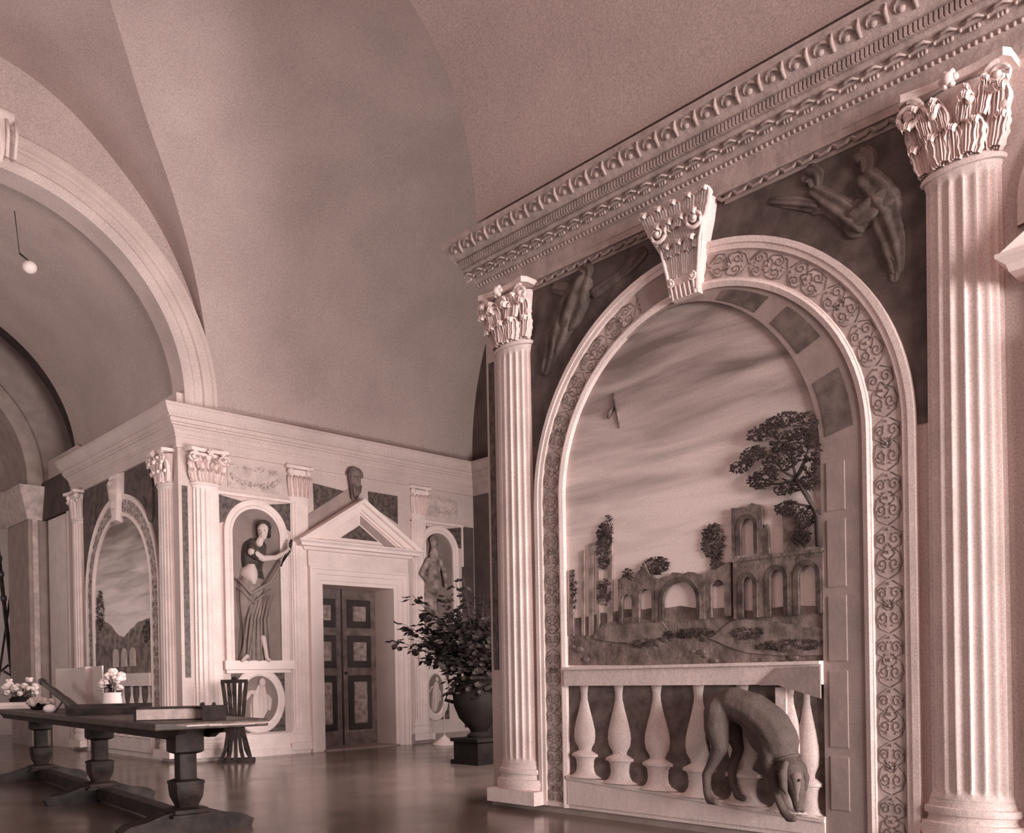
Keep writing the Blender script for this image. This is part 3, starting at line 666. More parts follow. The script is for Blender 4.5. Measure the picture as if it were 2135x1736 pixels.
# ------------------------------------------------------------------ hound
dg = thing('dog', 'dark short-haired hound sniffing the ledge in front of the balustrade', 'dog')
def remesh(o, v=.012, it=4):
    rm = o.modifiers.new('r', 'REMESH'); rm.mode = 'VOXEL'; rm.voxel_size = v; rm.use_smooth_shade = True
    sm = o.modifiers.new('s', 'SMOOTH'); sm.iterations = it; sm.factor = .5; return o
def chain(m, fr, pts, n=10):
    for a, b in zip(pts, pts[1:]): m.seg(fr.p(a[0], a[1], a[2]), fr.p(b[0], b[1], b[2]), a[3], b[3], n)
def px(u, v, d, r): s_, z_ = RS(u, v, d); return (s_, z_, d, r)
m = MB()
chain(m, FR, [px(1502, 1470, .13, .088), px(1530, 1466, .13, .105), px(1570, 1482, .13, .115), px(1605, 1512, .13, .125), px(1625, 1545, .13, .12), px(1637, 1575, .135, .082), px(1645, 1600, .14, .062)])
chain(m, FR, [px(1560, 1478, .13, .09), px(1590, 1540, .13, .085), px(1615, 1560, .13, .09)])
# hind leg near
chain(m, FR, [px(1497, 1482, .17, .092), px(1495, 1520, .18, .082), px(1502, 1556, .18, .054), px(1482, 1598, .17, .034), px(1473, 1614, .17, .031), px(1474, 1652, .17, .026), px(1480, 1667, .18, .030), px(1493, 1671, .19, .024)])
# hind leg far
chain(m, FR, [px(1520, 1480, .08, .080), px(1528, 1525, .07, .060), px(1540, 1560, .07, .036), px(1526, 1602, .07, .032), px(1528, 1632, .07, .026), px(1538, 1659, .07, .026), px(1550, 1664, .08, .022)])
# fore leg near
chain(m, FR, [px(1606, 1545, .17, .075), px(1604, 1590, .18, .045), px(1612, 1625, .18, .036), px(1622, 1660, .19, .029), px(1634, 1692, .20, .026), px(1645, 1704, .21, .028), px(1656, 1707, .22, .020)])
# fore leg far
chain(m, FR, [px(1612, 1560, .08, .06), px(1630, 1610, .08, .03), px(1650, 1650, .08, .022), px(1662, 1682, .08, .019), px(1674, 1690, .08, .017)])
# head
chain(m, FR, [px(1648, 1590, .15, .066), px(1655, 1606, .16, .080), px(1660, 1625, .165, .070), px(1663, 1650, .17, .050), px(1663, 1672, .17, .034), px(1664, 1684, .17, .028)])
# tail
chain(m, FR, [px(1492, 1455, .12, .035), px(1478, 1490, .12, .022), px(1474, 1540, .12, .014), px(1483, 1580, .12, .009)])
remesh(m.obj('body', 'dog', dg, True), .010, 5)
m = MB()
chain(m, FR, [px(1638, 1592, .225, .022), px(1632, 1612, .24, .028), px(1634, 1640, .235, .024), px(1640, 1655, .225, .010)]); remesh(m.obj('ear', 'dog', dg, True), .008, 3)
m = MB(); chain(m, FR, [px(1672, 1600, .17, .018), px(1680, 1620, .165, .024), px(1680, 1645, .16, .012)]); remesh(m.obj('ear', 'dog', dg, True), .008, 3)
m = MB(); chain(m, FR, [px(1660, 1618, .205, .036), px(1662, 1645, .20, .022), px(1663, 1668, .19, .016)]); remesh(m.obj('muzzle', 'dogl', dg, True), .008, 4)
m = MB(); q = px(1663, 1686, .185, .016); m.ball(FR.p(q[0], q[1], q[2]), .020, (1, 1.1, .8)); m.obj('nose', 'dark', dg, True)
for u, v in ((1647, 1628), (1668, 1626)):
    q = px(u, v, .225, 0); MB().ball(FR.p(q[0], q[1], q[2]), .009).obj('eye', 'dark', dg, True)
m = MB()
ca = Vector(FR.p(*RS(1641, 1581, .135), .135)); ax = (Vector(FR.p(*RS(1645, 1600, .14), .14))-Vector(FR.p(*RS(1634, 1565, .135), .135))).normalized()
e1 = ax.cross(Vector((1, 0, 0))).normalized(); e2 = ax.cross(e1)
m.tube([ca+(e1*cos(a)+e2*sin(a))*.078 for a in [i*2*pi/20 for i in range(21)]], .010, 6, False); m.obj('collar', 'dark', dg, True)

# ------------------------------------------------------------------ small landscape on the block side face
m2 = thing('landscape_mural', 'small painted mountain landscape in the shaded arch of the block side face', 'mural')
c3 = -13.35
fix_normals(MB().poly(FR, arcpts(c3, 1.085, .08, AZS, 30), 0, .006).obj('painted_sky', 'sky', m2))
m = MB().poly(FR, [(c3-1.08, 1.2)]+top_ragged([(c3-1.08, 2.02), (c3-.75, 2.0), (c3-.4, 1.88), (c3-.15, 1.74), (c3+.05, 1.70), (c3+.3, 1.80), (c3+.6, 1.90), (c3+1.08, 1.95)], .012, 4)+[(c3+1.08, 1.2)], .006, .012); fix_normals(m.obj('painted_hills', 'far', m2))
m = MB().poly(FR, [(c3-1.08, 1.15)]+top_ragged([(c3-1.08, 1.66), (c3-.4, 1.55), (c3+.3, 1.60), (c3+1.08, 1.5)], .04, 5)+[(c3+1.08, 1.15)], .012, .018); fix_normals(m.obj('painted_ground', 'ground', m2))
m = MB()
for s_ in (c3-.25, c3+.08, c3+.40): m.poly(FR, arcpts(s_, .10, 1.28, 1.45, 10), .018, .03)
fix_normals(m.obj('painted_arch_openings', 'lstone', m2))
m = MB(); clump(m, FR, (c3-.85, 2.15), .16, .3, 260, .03, .02); clump(m, FR, (c3+.9, 1.75), .15, .15, 120, .03, .02); m.obj('painted_foliage', 'ruind', m2)
b3 = thing('balustrade', 'shaded balustrade below the small mountain landscape', 'balustrade')
m = MB().box(FR, c3-1.08, c3+1.08, 1.0, 1.18, .01, .07); m.obj('hand_rail', 'stone', b3)
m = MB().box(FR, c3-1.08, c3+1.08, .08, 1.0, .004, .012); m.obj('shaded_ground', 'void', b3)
m = MB().box(FR, c3-1.08, c3+1.08, .08, .3, .01, .06); m.obj('plinth_course', 'stone', b3)
for k in range(7): baluster(FR, c3-.95+k*.315, .28, 1.0, .12, b3)
struct(MB().box(FR, -YN, -YF, 0, .12, 0, .03).obj('baseboard_block', 'stone'))

# ------------------------------------------------------------------ door wall: niches, panels, door
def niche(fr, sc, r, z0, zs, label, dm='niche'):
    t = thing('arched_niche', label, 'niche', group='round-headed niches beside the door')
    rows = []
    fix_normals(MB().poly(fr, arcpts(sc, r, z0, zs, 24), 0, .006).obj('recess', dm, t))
    m = MB().arch(fr, sc, z0, zs, [(r-.005, .004), (r-.005, .04), (r+.03, .05), (r+.045, .035), (r+.08, .035), (r+.09, .045), (r+.115, .045), (r+.12, 0)], 30); smooth_by_angle(m.obj('frame', 'stone', t), 30)
    m = MB().box(fr, sc-r-.16, sc+r+.16, z0-.12, z0, 0, .10); m.box(fr, sc-r-.12, sc+r+.12, z0-.17, z0-.12, 0, .05); m.obj('sill', 'white', t)
    m = MB(); e = r+.20; zt = zs+r+.14
    for sg in (-1, 1):
        arc = [(sc+sg*(r+.125)*sin(a), zs+(r+.125)*cos(a)) for a in [radians(24)+i*radians(50)/8 for i in range(9)]]
        fix_normals(MB().poly(fr, arc+[(sc+sg*e, zs+.10), (sc+sg*e, zt)], 0, .008).obj('spandrel_inlay', 'dmarb', t))
    m = MB().box(fr, sc-e-.03, sc-e, zs-.2, zt+.02, 0, .03); m.box(fr, sc+e, sc+e+.03, zs-.2, zt+.02, 0, .03); m.box(fr, sc-e-.03, sc+e+.03, zt, zt+.04, 0, .04); m.obj('outer_fillet', 'stone', t)
    return t
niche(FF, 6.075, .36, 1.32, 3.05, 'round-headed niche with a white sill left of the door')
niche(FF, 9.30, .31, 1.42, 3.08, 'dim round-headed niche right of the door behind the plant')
def frieze(fr, s0, s1, z0, z1, label):
    t = thing('frieze_panel', label, 'panel', group='grey carved panels above the niches')
    MB().box(fr, s0, s1, z0, z1, 0, .01).obj('field', 'lstone', t)
    m = MB(); c = (s0+s1)/2; w_ = (s1-s0); R_ = random.Random(4)
    for q in range(90):
        f = R_.uniform(-1, 1); z = z0+.06+.10*f*f+R_.uniform(-.03, .03); m.ball(fr.p(c+f*w_*.44, z, .018), R_.uniform(.012, .026), (1, .6, 1), 6, 4)
    for q in range(40):
        f = R_.uniform(-1, 1); m.ball(fr.p(c+f*w_*.46, z1-.05+R_.uniform(-.03, .02), .016), R_.uniform(.008, .018), (1.4, .6, .8), 6, 4)
    m.obj('festoon', 'lstone', t, True)
frieze(FF, 5.68, 6.50, 3.66, 4.0, 'grey carved panel above the robed figure niche')
frieze(FF, 9.08, 9.75, 3.66, 4.0, 'dim carved panel above the right niche behind the plant')
def medallion(fr, sc, zc, rx, rz, label, mt):
    t = thing('oval_medallion', label, 'medallion', group='oval medallions below the niches')
    N_ = 36
    m = MB().poly(fr, [(sc-rx-.12, zc-rz-.10), (sc+rx+.12, zc-rz-.10), (sc+rx+.12, zc+rz+.10), (sc-rx-.12, zc+rz+.10)], 0, .008); m.obj('corner_inlay', 'dmarb', t)
    rows = []
    for k, d in ((1.0, .012), (1.0, .03), (1.12, .045), (1.3, .035), (1.42, .03), (1.5, .012)):
        rows.append([fr.p(sc+(rx+(k-1)*.24)*cos(2*pi*j/N_), zc+(rz+(k-1)*.24)*sin(2*pi*j/N_), d) for j in range(N_)])
    m = MB().strip(rows, True); smooth_by_angle(m.obj('oval_frame', 'stone', t), 30)
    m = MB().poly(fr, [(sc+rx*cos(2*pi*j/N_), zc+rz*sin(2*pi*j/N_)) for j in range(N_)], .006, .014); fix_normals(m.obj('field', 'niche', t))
    m = MB(); R_ = random.Random(int(sc*10))
    fold_tube(m, fr, [(sc+rx*.1, zc+rz*.5), (sc, zc+rz*.1), (sc-rx*.05, zc-rz*.3), (sc-rx*.2, zc-rz*.78)], [rx*.24, rx*.42, rx*.46, rx*.30], 5, .3, 24, 6, .012, .5)
    fold_tube(m, fr, [(sc+rx*.1, zc+rz*.3), (sc+rx*.55, zc+rz*.05), (sc+rx*.5, zc-rz*.35)], [rx*.16, rx*.13, rx*.10], 3, .2, 14, 5, .02, .6)
    fold_tube(m, fr, [(sc, zc+rz*.3), (sc-rx*.5, zc+rz*.35), (sc-rx*.7, zc+rz*.1)], [rx*.15, rx*.12, rx*.08], 3, .2, 14, 5, .02, .6)
    m.ball(fr.p(sc+rx*.14, zc+rz*.72, .03), rx*.20, (1, .6, 1.2)); m.obj('figure_relief', mt, t, True)
    return t
medallion(FF, 6.08, .77, .28, .34, 'oval medallion with a pale figure behind the slatted chair', 'skin')
medallion(FF, 9.20, .78, .17, .32, 'narrow oval medallion beside the white stand right of the door', 'skin')
# dark strips by the corners
for fr, s0, s1, lab in ((FF, 5.045, 5.12, 'thin dark marble strip at the far block corner beside the brightest column'), (FR, -YR+.03, -YR+.09, 'thin dark marble strip at the foreground wall corner beside the left column')):
    tag(MB().box(fr, s0, s1, 1.1, 3.6, 0, .006).obj('marble_strip', 'dmarb'), lab, 'strip')
m = MB().box(FF, 9.82, 10.08, .2, 3.55, 0, .012); tag(m.obj('dark_hanging', 'brown'), 'dark brown hanging at the right end of the door wall', 'hanging')
# mezzanine panels beside the pediment, head keystone
def quad(pts): return [FS(u, v) for u, v in pts]
for pts, lab in (([(652, 1007), (718, 1024), (718, 1047), (655, 1077)], 'dark marbled panel left of the carved head above the door'),
                 ([(767, 1024), (828, 1034), (829, 1092), (768, 1050)], 'dark marbled panel right of the carved head above the door')):
    m = MB().poly(FF, quad(pts), 0, .01); tag(fix_normals(m.obj('marble_slab', 'dmarb')), lab, 'panel')
hk = thing('head_keystone', 'dark carved head between the two marbled panels above the door', 'keystone')
hc = FS(742, 1000, .12)
m = MB(); m.seg(FF.p(hc[0], hc[1]+.08, .08), FF.p(hc[0], hc[1]-.06, .10), .10, .085, 12); m.seg(FF.p(hc[0], hc[1]-.12, .09), FF.p(hc[0], hc[1]-.25, .06), .075, .05, 10)
m.ball(FF.p(hc[0], hc[1]-.0, .20), .028, (.8, 1, 1.6)); m.seg(FF.p(hc[0]-.03, hc[1]-.07, .18), FF.p(hc[0]+.03, hc[1]-.07, .18), .014, .014); 
remesh(m.obj('face', 'niche', hk, True), .010, 2)
for sg in (-1, 1): MB().ball(FF.p(hc[0]+sg*.04, hc[1]+.03, .175), .018, (1.2, .6, .8)).obj('eye', 'dark', hk, True)
m = MB()
for q in range(7): m.tube([FF.p(hc[0]-.07+.023*q, hc[1]-.08, .16), FF.p(hc[0]-.05+.017*q, hc[1]-.18, .15), FF.p(hc[0]-.02+.007*q, hc[1]-.28, .10)], [.014, .016, .006], 5)
m.obj('beard', 'void', hk, True)
m = MB()
for i in range(12):
    a = pi*i/11; m.ball(FF.p(hc[0]+.105*cos(a), hc[1]+.07+.09*sin(a), .11), .035)
m.obj('hair', 'void', hk, True)
def door_set(fr, sc, zsill, label, hw=.64, zo=2.43, full=True, dd=.20):
    t = thing('door_surround', label, 'door surround')
    m = MB()
    def jamb(s_in, sg, zt):
        prof = [(-.005, -.5 if full else 0), (-.005, .03), (.045, .035), (.05, .05), (.13, .055), (.135, .075), (.20, .08), (.205, .10), (.24, .10), (.245, 0)]
        return prof
    prof = jamb(0, 1, 0)
    rows = [[fr.p(sc+sg_*(hw+w_), z_ if z_ == 0 else zo+w_, d) for w_, d in prof] for sg_, z_ in ((-1, 0), (-1, 1), (1, 1), (1, 0))]
    m.strip(rows); smooth_by_angle(m.obj('architrave', 'white', t), 20)
    z1 = zo+.245
    m = MB().box(fr, sc-hw-.25, sc+hw+.25, z1, z1+.22, 0, .07); m.obj('frieze', 'stone', t)
    W = hw+.46; zb = z1+.22
    m = MB(); rows = []
    for k, z_ in ((.02, 0), (.05, .01), (.07, .035), (.075, .05), (.15, .055), (.16, .09), (.19, .115), (.20, .12), (.20, .14)):
        e = W-.20+k
        rows.append([fr.p(sc-e, zb+z_, 0), fr.p(sc-e, zb+z_, k+.02), fr.p(sc+e, zb+z_, k+.02), fr.p(sc+e, zb+z_, 0)])
    m.strip(rows); k0 = len(m.v)-4; m.f.append((k0, k0+1, k0+2, k0+3)); fix_normals(smooth_by_angle(m.obj('cornice', 'white', t), 20))
    zc_ = zb+.13; rise = .70
    m = MB()
    L_ = sqrt(W*W+rise*rise)
    for sg in (-1, 1):
        rows = []
        for off, d in ((0, 0), (0, .09), (.03, .10), (.035, .13), (.10, .15), (.11, .20), (.16, .22), (.165, 0)):
            # off is measured outwards from the inner edge of the raking moulding
            oo = off-.165
            cs_, sn_ = W/L_, rise/L_
            A = (sc+sg*(W), zc_) ; Bp = (sc, zc_+rise)
            # outer line from A to B; shift inwards vertically
            dz = oo/cs_
            rows.append([fr.p(A[0], max(zc_-.0, A[1]+dz) if False else A[1]+dz*0+min(0, 0), d) if False else fr.p(A[0]+sg*(dz*W/rise), zc_, d), fr.p(Bp[0], Bp[1]+dz, d)])
        m.strip(rows)
    fix_normals(smooth_by_angle(m.obj('raking_cornice', 'white', t), 20))
    f = .165*L_/W
    inn = W-f*W/rise
    m = MB().poly(fr, [(sc-inn, zc_), (sc+inn, zc_), (sc, zc_+rise-f)], 0, .06); m.obj('tympanum', 'stone', t)
    g = .42
    m = MB().poly(fr, [(sc-inn*g, zc_+.10), (sc+inn*g, zc_+.10), (sc, zc_+.10+(rise-f)*g)], .06, .068); m.obj('triangular_inlay', 'dmarb', t)
    k1, k2 = .60, .86
    m = MB().poly(fr, [(sc+inn*k2, zc_+.03), (sc+.02, zc_+.03+(rise-f)*k2), (sc+.02-.0, zc_+.03+(rise-f)*k1), (sc+inn*k1, zc_+.03)], .06, .072); m.obj('sloping_band', 'grey', t)
    return t, zc_, rise, W
dt, zc_, rise, W = door_set(FF, (DS0+DS1)/2, 0, 'white door surround with triangular pediment on the far wall', (DS1-DS0)/2, DZ)
dc = (DS0+DS1)/2
# pediment's shadow above the left rake, built as a flat grey strip
m = MB().poly(FF, [(dc-W+.06, zc_+.06), (dc-.02, zc_+rise+.02), (dc-.02, zc_+rise+.24), (dc-W+.02, zc_+.24)], 0, .012); tag(fix_normals(m.obj('pediment_shadow', 'grey')), 'grey painted shadow band above the left slope of the far pediment', 'moulding')
door_set(FR, -.42, 0, 'bright corner of a door pediment at the right edge beside the largest column', .64, DZ+.02, False)
# niche ring glimpsed above the right pediment
m = MB().arch(FR, -1.05, 3.25, 3.38, [(.30, 0), (.30, .03), (.38, .045), (.42, .03), (.43, 0)], 24); tag(smooth_by_angle(m.obj('niche_ring', 'stone'), 30), 'curved moulding at the right edge above the bright pediment', 'moulding')
m = MB().poly(FR, arcpts(-1.05, .30, 3.2, 3.38), 0, .006); tag(fix_normals(m.obj('niche_recess', 'dark')), 'dark opening inside the curved moulding at the right edge', 'niche')
# the door: two panelled leaves set back in the opening
dr = bpy.data.objects.new('door_1', None); C.objects.link(dr); dr['kind'] = 'structure'
DD = -.47
for sg in (-1, 1):
    s0 = dc if sg > 0 else DS0; s1 = DS1 if sg > 0 else dc
    lf = MB().box(FF, s0+.006, s1-.006, .02, DZ, DD-.04, DD).obj('door_leaf', 'door', dr)
    hwid = (s1-s0)
    for z0, z1 in ((.25, 1.10), (1.22, 1.72), (1.84, 2.28)):
        MB().frust(FF, [(s0+.10, z0), (s1-.10, z0), (s1-.10, z1), (s0+.10, z1)], DD, DD+.012, .97).obj('panel_moulding', 'doord', lf)
        MB().frust(FF, [(s0+.20, z0+.10), (s1-.20, z0+.10), (s1-.20, z1-.10), (s0+.20, z1-.10)], DD+.012, DD+.03, .94).obj('raised_panel', 'ruinl', lf)
MB().box(FF, dc-.012, dc+.012, .02, DZ, DD, DD+.015).obj('meeting_strip', 'doord', dr)
MB().ball(FF.p(dc+.05, 1.14, DD+.04), .022).obj('door_handle', 'iron', dr, True)
struct(MB().box(FF, DS0-.6, DS1+.6, 0, 3, -.60, -.552).obj('wall_behind_door', 'doord'))
struct(MB().box(FF, DS0-.02, DS1+.02, 0, .02, -.5, .10).obj('trim_2', 'grey'))
m = MB(); m.box(FF, XR, DS0-.25, 0, .10, 0, .05); struct(m.obj('baseboard_back', 'stone'))
m = MB(); m.box(FF, DS1+.25, XE, 0, .14, 0, .05); struct(m.obj('baseboard_far', 'grey'))
m = MB(); m.box(FF, XR+.6, DS0-.3, .10, .30, 0, .025); struct(m.obj('trim_3', 'stone'))

# ------------------------------------------------------------------ robed figure in the niche
def loft(m, fr, secs, folds=0, amp=0, n=40, tw=0, seed=0, dmin=0.008):
    R = random.Random(seed); ph = R.uniform(0, 6)
    rows = []
    for i, (s_, z_, a, b) in enumerate(secs):
        t = i/(len(secs)-1); row = []
        for j in range(n+1):
            g = pi*j/n
            q = 1+amp*(.3+t)*(sin(folds*g+ph+tw*t)+.5*sin(folds*1.7*g+tw*1.3*t))
            row.append(fr.p(s_-a*cos(g)*(1 if j in (0, n) else q), z_, max(dmin, b*sin(g)*q)))
        rows.append(row)
    m.strip(rows)
def smoothsec(secs, k=6):
    out = []
    n = len(secs)
    for i in range(n-1):
        p0 = secs[max(i-1, 0)]; p1 = secs[i]; p2 = secs[i+1]; p3 = secs[min(i+2, n-1)]
        for j in range(k):
            t = j/k; out.append(tuple(.5*((2*p1[c])+(-p0[c]+p2[c])*t+(2*p0[c]-5*p1[c]+4*p2[c]-p3[c])*t*t+(-p0[c]+3*p1[c]-3*p2[c]+p3[c])*t**3) for c in range(len(p1))))
    return out+[secs[-1]]
def fx(u, v, d, r): s_, z_ = FS(u, v, d); return (s_, z_, d, r)
rf = thing('robed_figure', 'robed figure stretching its arms to the right in the left niche', 'statue')
def sec(u, v, w_px, b): s_, z_ = FS(u, v, .08); return (s_, z_, w_px/150/2, b)
m = MB(); loft(m, FF, smoothsec([sec(530, 1192, 46, .10), sec(526, 1225, 56, .13), sec(528, 1260, 58, .13), sec(530, 1300, 50, .12), sec(531, 1340, 46, .11), sec(530, 1378, 62, .10)]), 9, .075, 60, 2.2, 3)
m.obj('robe', 'robe', rf, True)
m = MB()
for k in range(7):       # long falling folds
    u0 = 512+k*7; m.tube([FF.p(*FS(u0+14, 1240, .1), .13), FF.p(*FS(u0+2, 1290, .1), .135), FF.p(*FS(u0-3+k*1.5, 1335, .1), .12), FF.p(*FS(u0-6+k*2.5, 1376, .1), .10)], [.006, .016, .016, .010], 6)
m.tube([FF.p(*FS(498, 1205, .1), .08), FF.p(*FS(520, 1238, .1), .15), FF.p(*FS(560, 1215, .1), .14), FF.p(*FS(590, 1165, .1), .12), FF.p(*FS(602, 1140, .1), .12)], [.02, .026, .022, .016, .010], 8)
m.tube([FF.p(*FS(500, 1225, .1), .08), FF.p(*FS(525, 1256, .1), .15), FF.p(*FS(562, 1228, .1), .13)], [.014, .022, .012], 8)
m.obj('mantle', 'robe', rf, True)
m = MB(); loft(m, FF, smoothsec([sec(539, 1122, 26, .06), sec(536, 1135, 52, .10), sec(532, 1162, 52, .12), sec(530, 1182, 44, .11), sec(532, 1205, 50, .12)]), 6, .03, 40, 1, 5); m.obj('tunic', 'tunic', rf, True)
m = MB(); loft(m, FF, smoothsec([sec(524, 1176, 20, .13), sec(523, 1190, 36, .155), sec(524, 1204, 34, .16), sec(527, 1218, 14, .14)]), 3, .02, 24, 1, 5); m.obj('sash', 'skin', rf, True)
m = MB()
chain(m, FF, [fx(548, 1102, .13, .076), fx(548, 1112, .14, .066), fx(549, 1118, .14, .048)])
chain(m, FF, [fx(545, 1120, .11, .042), fx(540, 1132, .10, .055)]); chain(m, FF, [fx(546, 1110, .205, .013), fx(546, 1114, .212, .014)])
chain(m, FF, [fx(525, 1150, .15, .058), fx(548, 1164, .18, .046), fx(575, 1162, .18, .036), fx(596, 1150, .17, .026), fx(602, 1144, .17, .024)])
for k in range(4): chain(m, FF, [fx(602, 1144, .17, .013), fx(606+k*.6, 1139+k*3.4, .165, .010), fx(609-k*.3, 1136+k*3.6, .155, .009)], 6)
chain(m, FF, [fx(602, 1146, .17, .013), fx(600, 1139, .175, .010), fx(603, 1134, .175, .008)], 6)
chain(m, FF, [fx(548, 1330, .12, .045), fx(553, 1352, .11, .030), fx(556, 1372, .10, .030), fx(562, 1376, .13, .024)]); chain(m, FF, [fx(515, 1368, .10, .035), fx(506, 1376, .13, .024)])
remesh(m.obj('body', 'skin', rf, True), .009, 3)
m = MB(); hq = FS(551, 1097, .12)
for a in range(11):
    g = -.3+a/10*3.2; m.ball(FF.p(hq[0]+.072*cos(g), hq[1]+.062*sin(g)-.005, .12), .034)
for dz in (0, -.05, -.1): m.ball(FF.p(hq[0]+.075, hq[1]-.02+dz, .10), .035)
m.obj('hair', 'hair', rf, True)
m = MB(); chain(m, FF, [fx(525, 1140, .13, .055), fx(528, 1152, .15, .062), fx(536, 1160, .16, .05)]); remesh(m.obj('sleeve', 'tunic', rf, True), .012, 2)
m = MB(); m.tube([FF.p(*FS(586, 1180, .15), .15), FF.p(*FS(600, 1150, .15), .155), FF.p(*FS(608, 1125, .15), .15)], [.012, .035, .02], 8); m.obj('held_roll', 'tunic', rf, True)
# eyes
for u in (541.5, 551.5): MB().ball(FF.p(*FS(u, 1105, .2), .200), .008).obj('eye', 'hair', rf, True)
r2 = thing('robed_figure', 'dim robed figure in the right niche behind the plant leaves', 'statue')
m = MB()
def g2(u, v, d, r): return fx(u, v, d, r)
chain(m, FF, [g2(905, 1128, .10, .065), g2(905, 1140, .10, .05), g2(905, 1156, .09, .08)]); chain(m, FF, [g2(905, 1150, .09, .06), g2(903, 1185, .09, .12), g2(900, 1225, .09, .12)])
chain(m, FF, [g2(893, 1168, .10, .05), g2(880, 1195, .12, .04), g2(896, 1215, .15, .035)]); chain(m, FF, [g2(915, 1165, .10, .05), g2(926, 1190, .12, .04), g2(930, 1220, .12, .035)])
remesh(m.obj('body', 'fig2', r2, True), .012, 3)
m = MB(); q = lambda u, v, w_, b: (*FS(u, v, .08), w_/140/2, b)
loft(m, FF, smoothsec([q(902, 1180, 34, .11), q(901, 1230, 40, .13), q(903, 1290, 42, .12), q(905, 1362, 46, .10)]), 8, .06, 40, 2, 9); m.obj('robe', 'fig2', r2, True)
m = MB(); 
for a in range(8): 
    g = a/7*pi; hh = FS(905, 1126, .1); m.ball(FF.p(hh[0]+.06*cos(g), hh[1]+.055*sin(g), .1), .03)
m.obj('hair', 'niche', r2, True)

# ------------------------------------------------------------------ long refectory table
TH = .79
P1 = hit(322, 1508, 2, TH); P2 = hit(560, 1497, 2, TH)
ux = (P2-P1); TW = ux.length; ux.normalize(); uy = Vector((-ux.y, ux.x, 0))
TL = 6.6
class TF:   # local table coordinates: a along the width, b along the length
    @staticmethod
    def p(a, b, z): return P1+ux*a+uy*b+Vector((0, 0, z-TH))
def tbox(m, a0, a1, b0, b1, z0, z1):
    P = [TF.p(a, b, c) for c in (z0, z1) for b in (b0, b1) for a in (a0, a1)]
    return m.add(P, [(0, 2, 3, 1), (4, 5, 7, 6), (0, 1, 5, 4), (2, 6, 7, 3), (0, 4, 6, 2), (1, 3, 7, 5)])
tb = thing('refectory_table', 'long dark refectory table on vase-shaped legs at the left', 'table')
m = MB(); tbox(m, 0, TW, 0, TL, TH-.05, TH); o = m.obj('tabletop', 'woodl', tb); bv = o.modifiers.new('b', 'BEVEL'); bv.width = .008; bv.segments = 2
m = MB()
for b in (.30, TL-.45):
    P = [TF.p(a, b+k, z) for k in (0, .06) for a, z in ((.06, TH-.05), (.10, TH-.10), (.22, TH-.13), (TW-.22, TH-.13), (TW-.10, TH-.10), (TW-.06, TH-.05))]
for a in (.20, TW-.26):
    prof = [(.12, TH-.05), (.16, TH-.085), (.34, TH-.10), (.42, TH-.13), (TL-.42, TH-.13), (TL-.34, TH-.10), (TL-.16, TH-.085), (.12+TL-.24, TH-.05)]
    P = [TF.p(a+k, b, z) for k in (0, .05) for b, z in prof]; n = len(prof); m.add(P, [tuple(range(n)), tuple(range(2*n-1, n-1, -1))]+[(i, (i+1) % n, n+(i+1) % n, n+i) for i in range(n)])
fix_normals(m.obj('apron', 'wood', tb))
legs_b = [.55, 2.75, 5.1]
def sq(m, a, b, prof):
    rows = [[TF.p(a+sa*w_+(0), b+sb*w_, z) for sa, sb in ((-1, -1), (-.55, -1.12), (.55, -1.12), (1, -1), (1.12, -.55), (1.12, .55), (1, 1), (.55, 1.12), (-.55, 1.12), (-1, 1), (-1.12, .55), (-1.12, -.55))] for w_, z in prof]
    k = len(m.v); m.strip(rows, True); m.f.append(tuple(range(k, k+12))); m.f.append(tuple(range(k+12*(len(rows)-1), k+12*len(rows))))
for b in legs_b:
    m = MB(); a = TW/2
    sq(m, a, b, [(.135, .115), (.135, .135), (.115, .14), (.115, .165), (.088, .17), (.062, .178), (.065, .19), (.088, .25), (.094, .31), (.093, .335), (.098, .337), (.098, .358), (.085, .36), (.058, .372), (.058, .545), (.085, .555), (.098, .565), (.098, .69), (.11, .74)])
    o = smooth_by_angle(m.obj('leg', 'wood', tb), 35)
    m = MB(); prof = [(-.06, 0), (-.08, .05), (-.02, .085), (.08, .10), (.20, .14), (.30, .155), (TW-.30, .155), (TW-.20, .14), (TW-.08, .10), (TW+.02, .085), (TW+.08, .05), (TW+.06, 0)]
    P = [TF.p(a_, b+k, z) for k in (-.085, .085) for a_, z in prof]; n = len(prof)
    m.add(P, [tuple(range(n)), tuple(range(2*n-1, n-1, -1))]+[(i, (i+1) % n, n+(i+1) % n, n+i) for i in range(n)])
    o = fix_normals(m.obj('foot', 'wood', tb))
m = MB(); tbox(m, TW/2-.055, TW/2+.055, legs_b[0], legs_b[2], .03, .13); m.obj('stretcher', 'wood', tb)

# things on the table
def tp(u, v, b=None):      # point on the table surface seen at a pixel
    return hit(u, v, 2, TH)
def at_b(u, b):            # table point at distance b along the length, seen at column u
    o_ = Vector((0, 0, CAMZ)); d = fwd+rt*((u-CX)/FPX)-up*((1500-CY)/FPX); d.z = 0
    A = P1+uy*b; A.z = 0
    # solve o + t d = A + k ux
    det = d.x*(-ux.y)+d.y*ux.x
    t_ = (A.x*(-ux.y)+A.y*ux.x)/det
    q = d*t_; k = (q-A).dot(ux)
    return k, b
def obox(c, e1_, e2_, h_, m, z0=0):
    P = [c+e1_*a+e2_*b+Vector((0, 0, z)) for z in (z0, z0+h_) for b in (-.5, .5) for a in (-.5, .5)]
    return m.add(P, [(0, 2, 3, 1), (4, 5, 7, 6), (0, 1, 5, 4), (2, 6, 7, 3), (0, 4, 6, 2), (1, 3, 7, 5)])
def surf(u, b):
    k, b_ = at_b(u, b); k = min(max(k, .05), TW-.05); q = TF.p(k, b, TH); return q
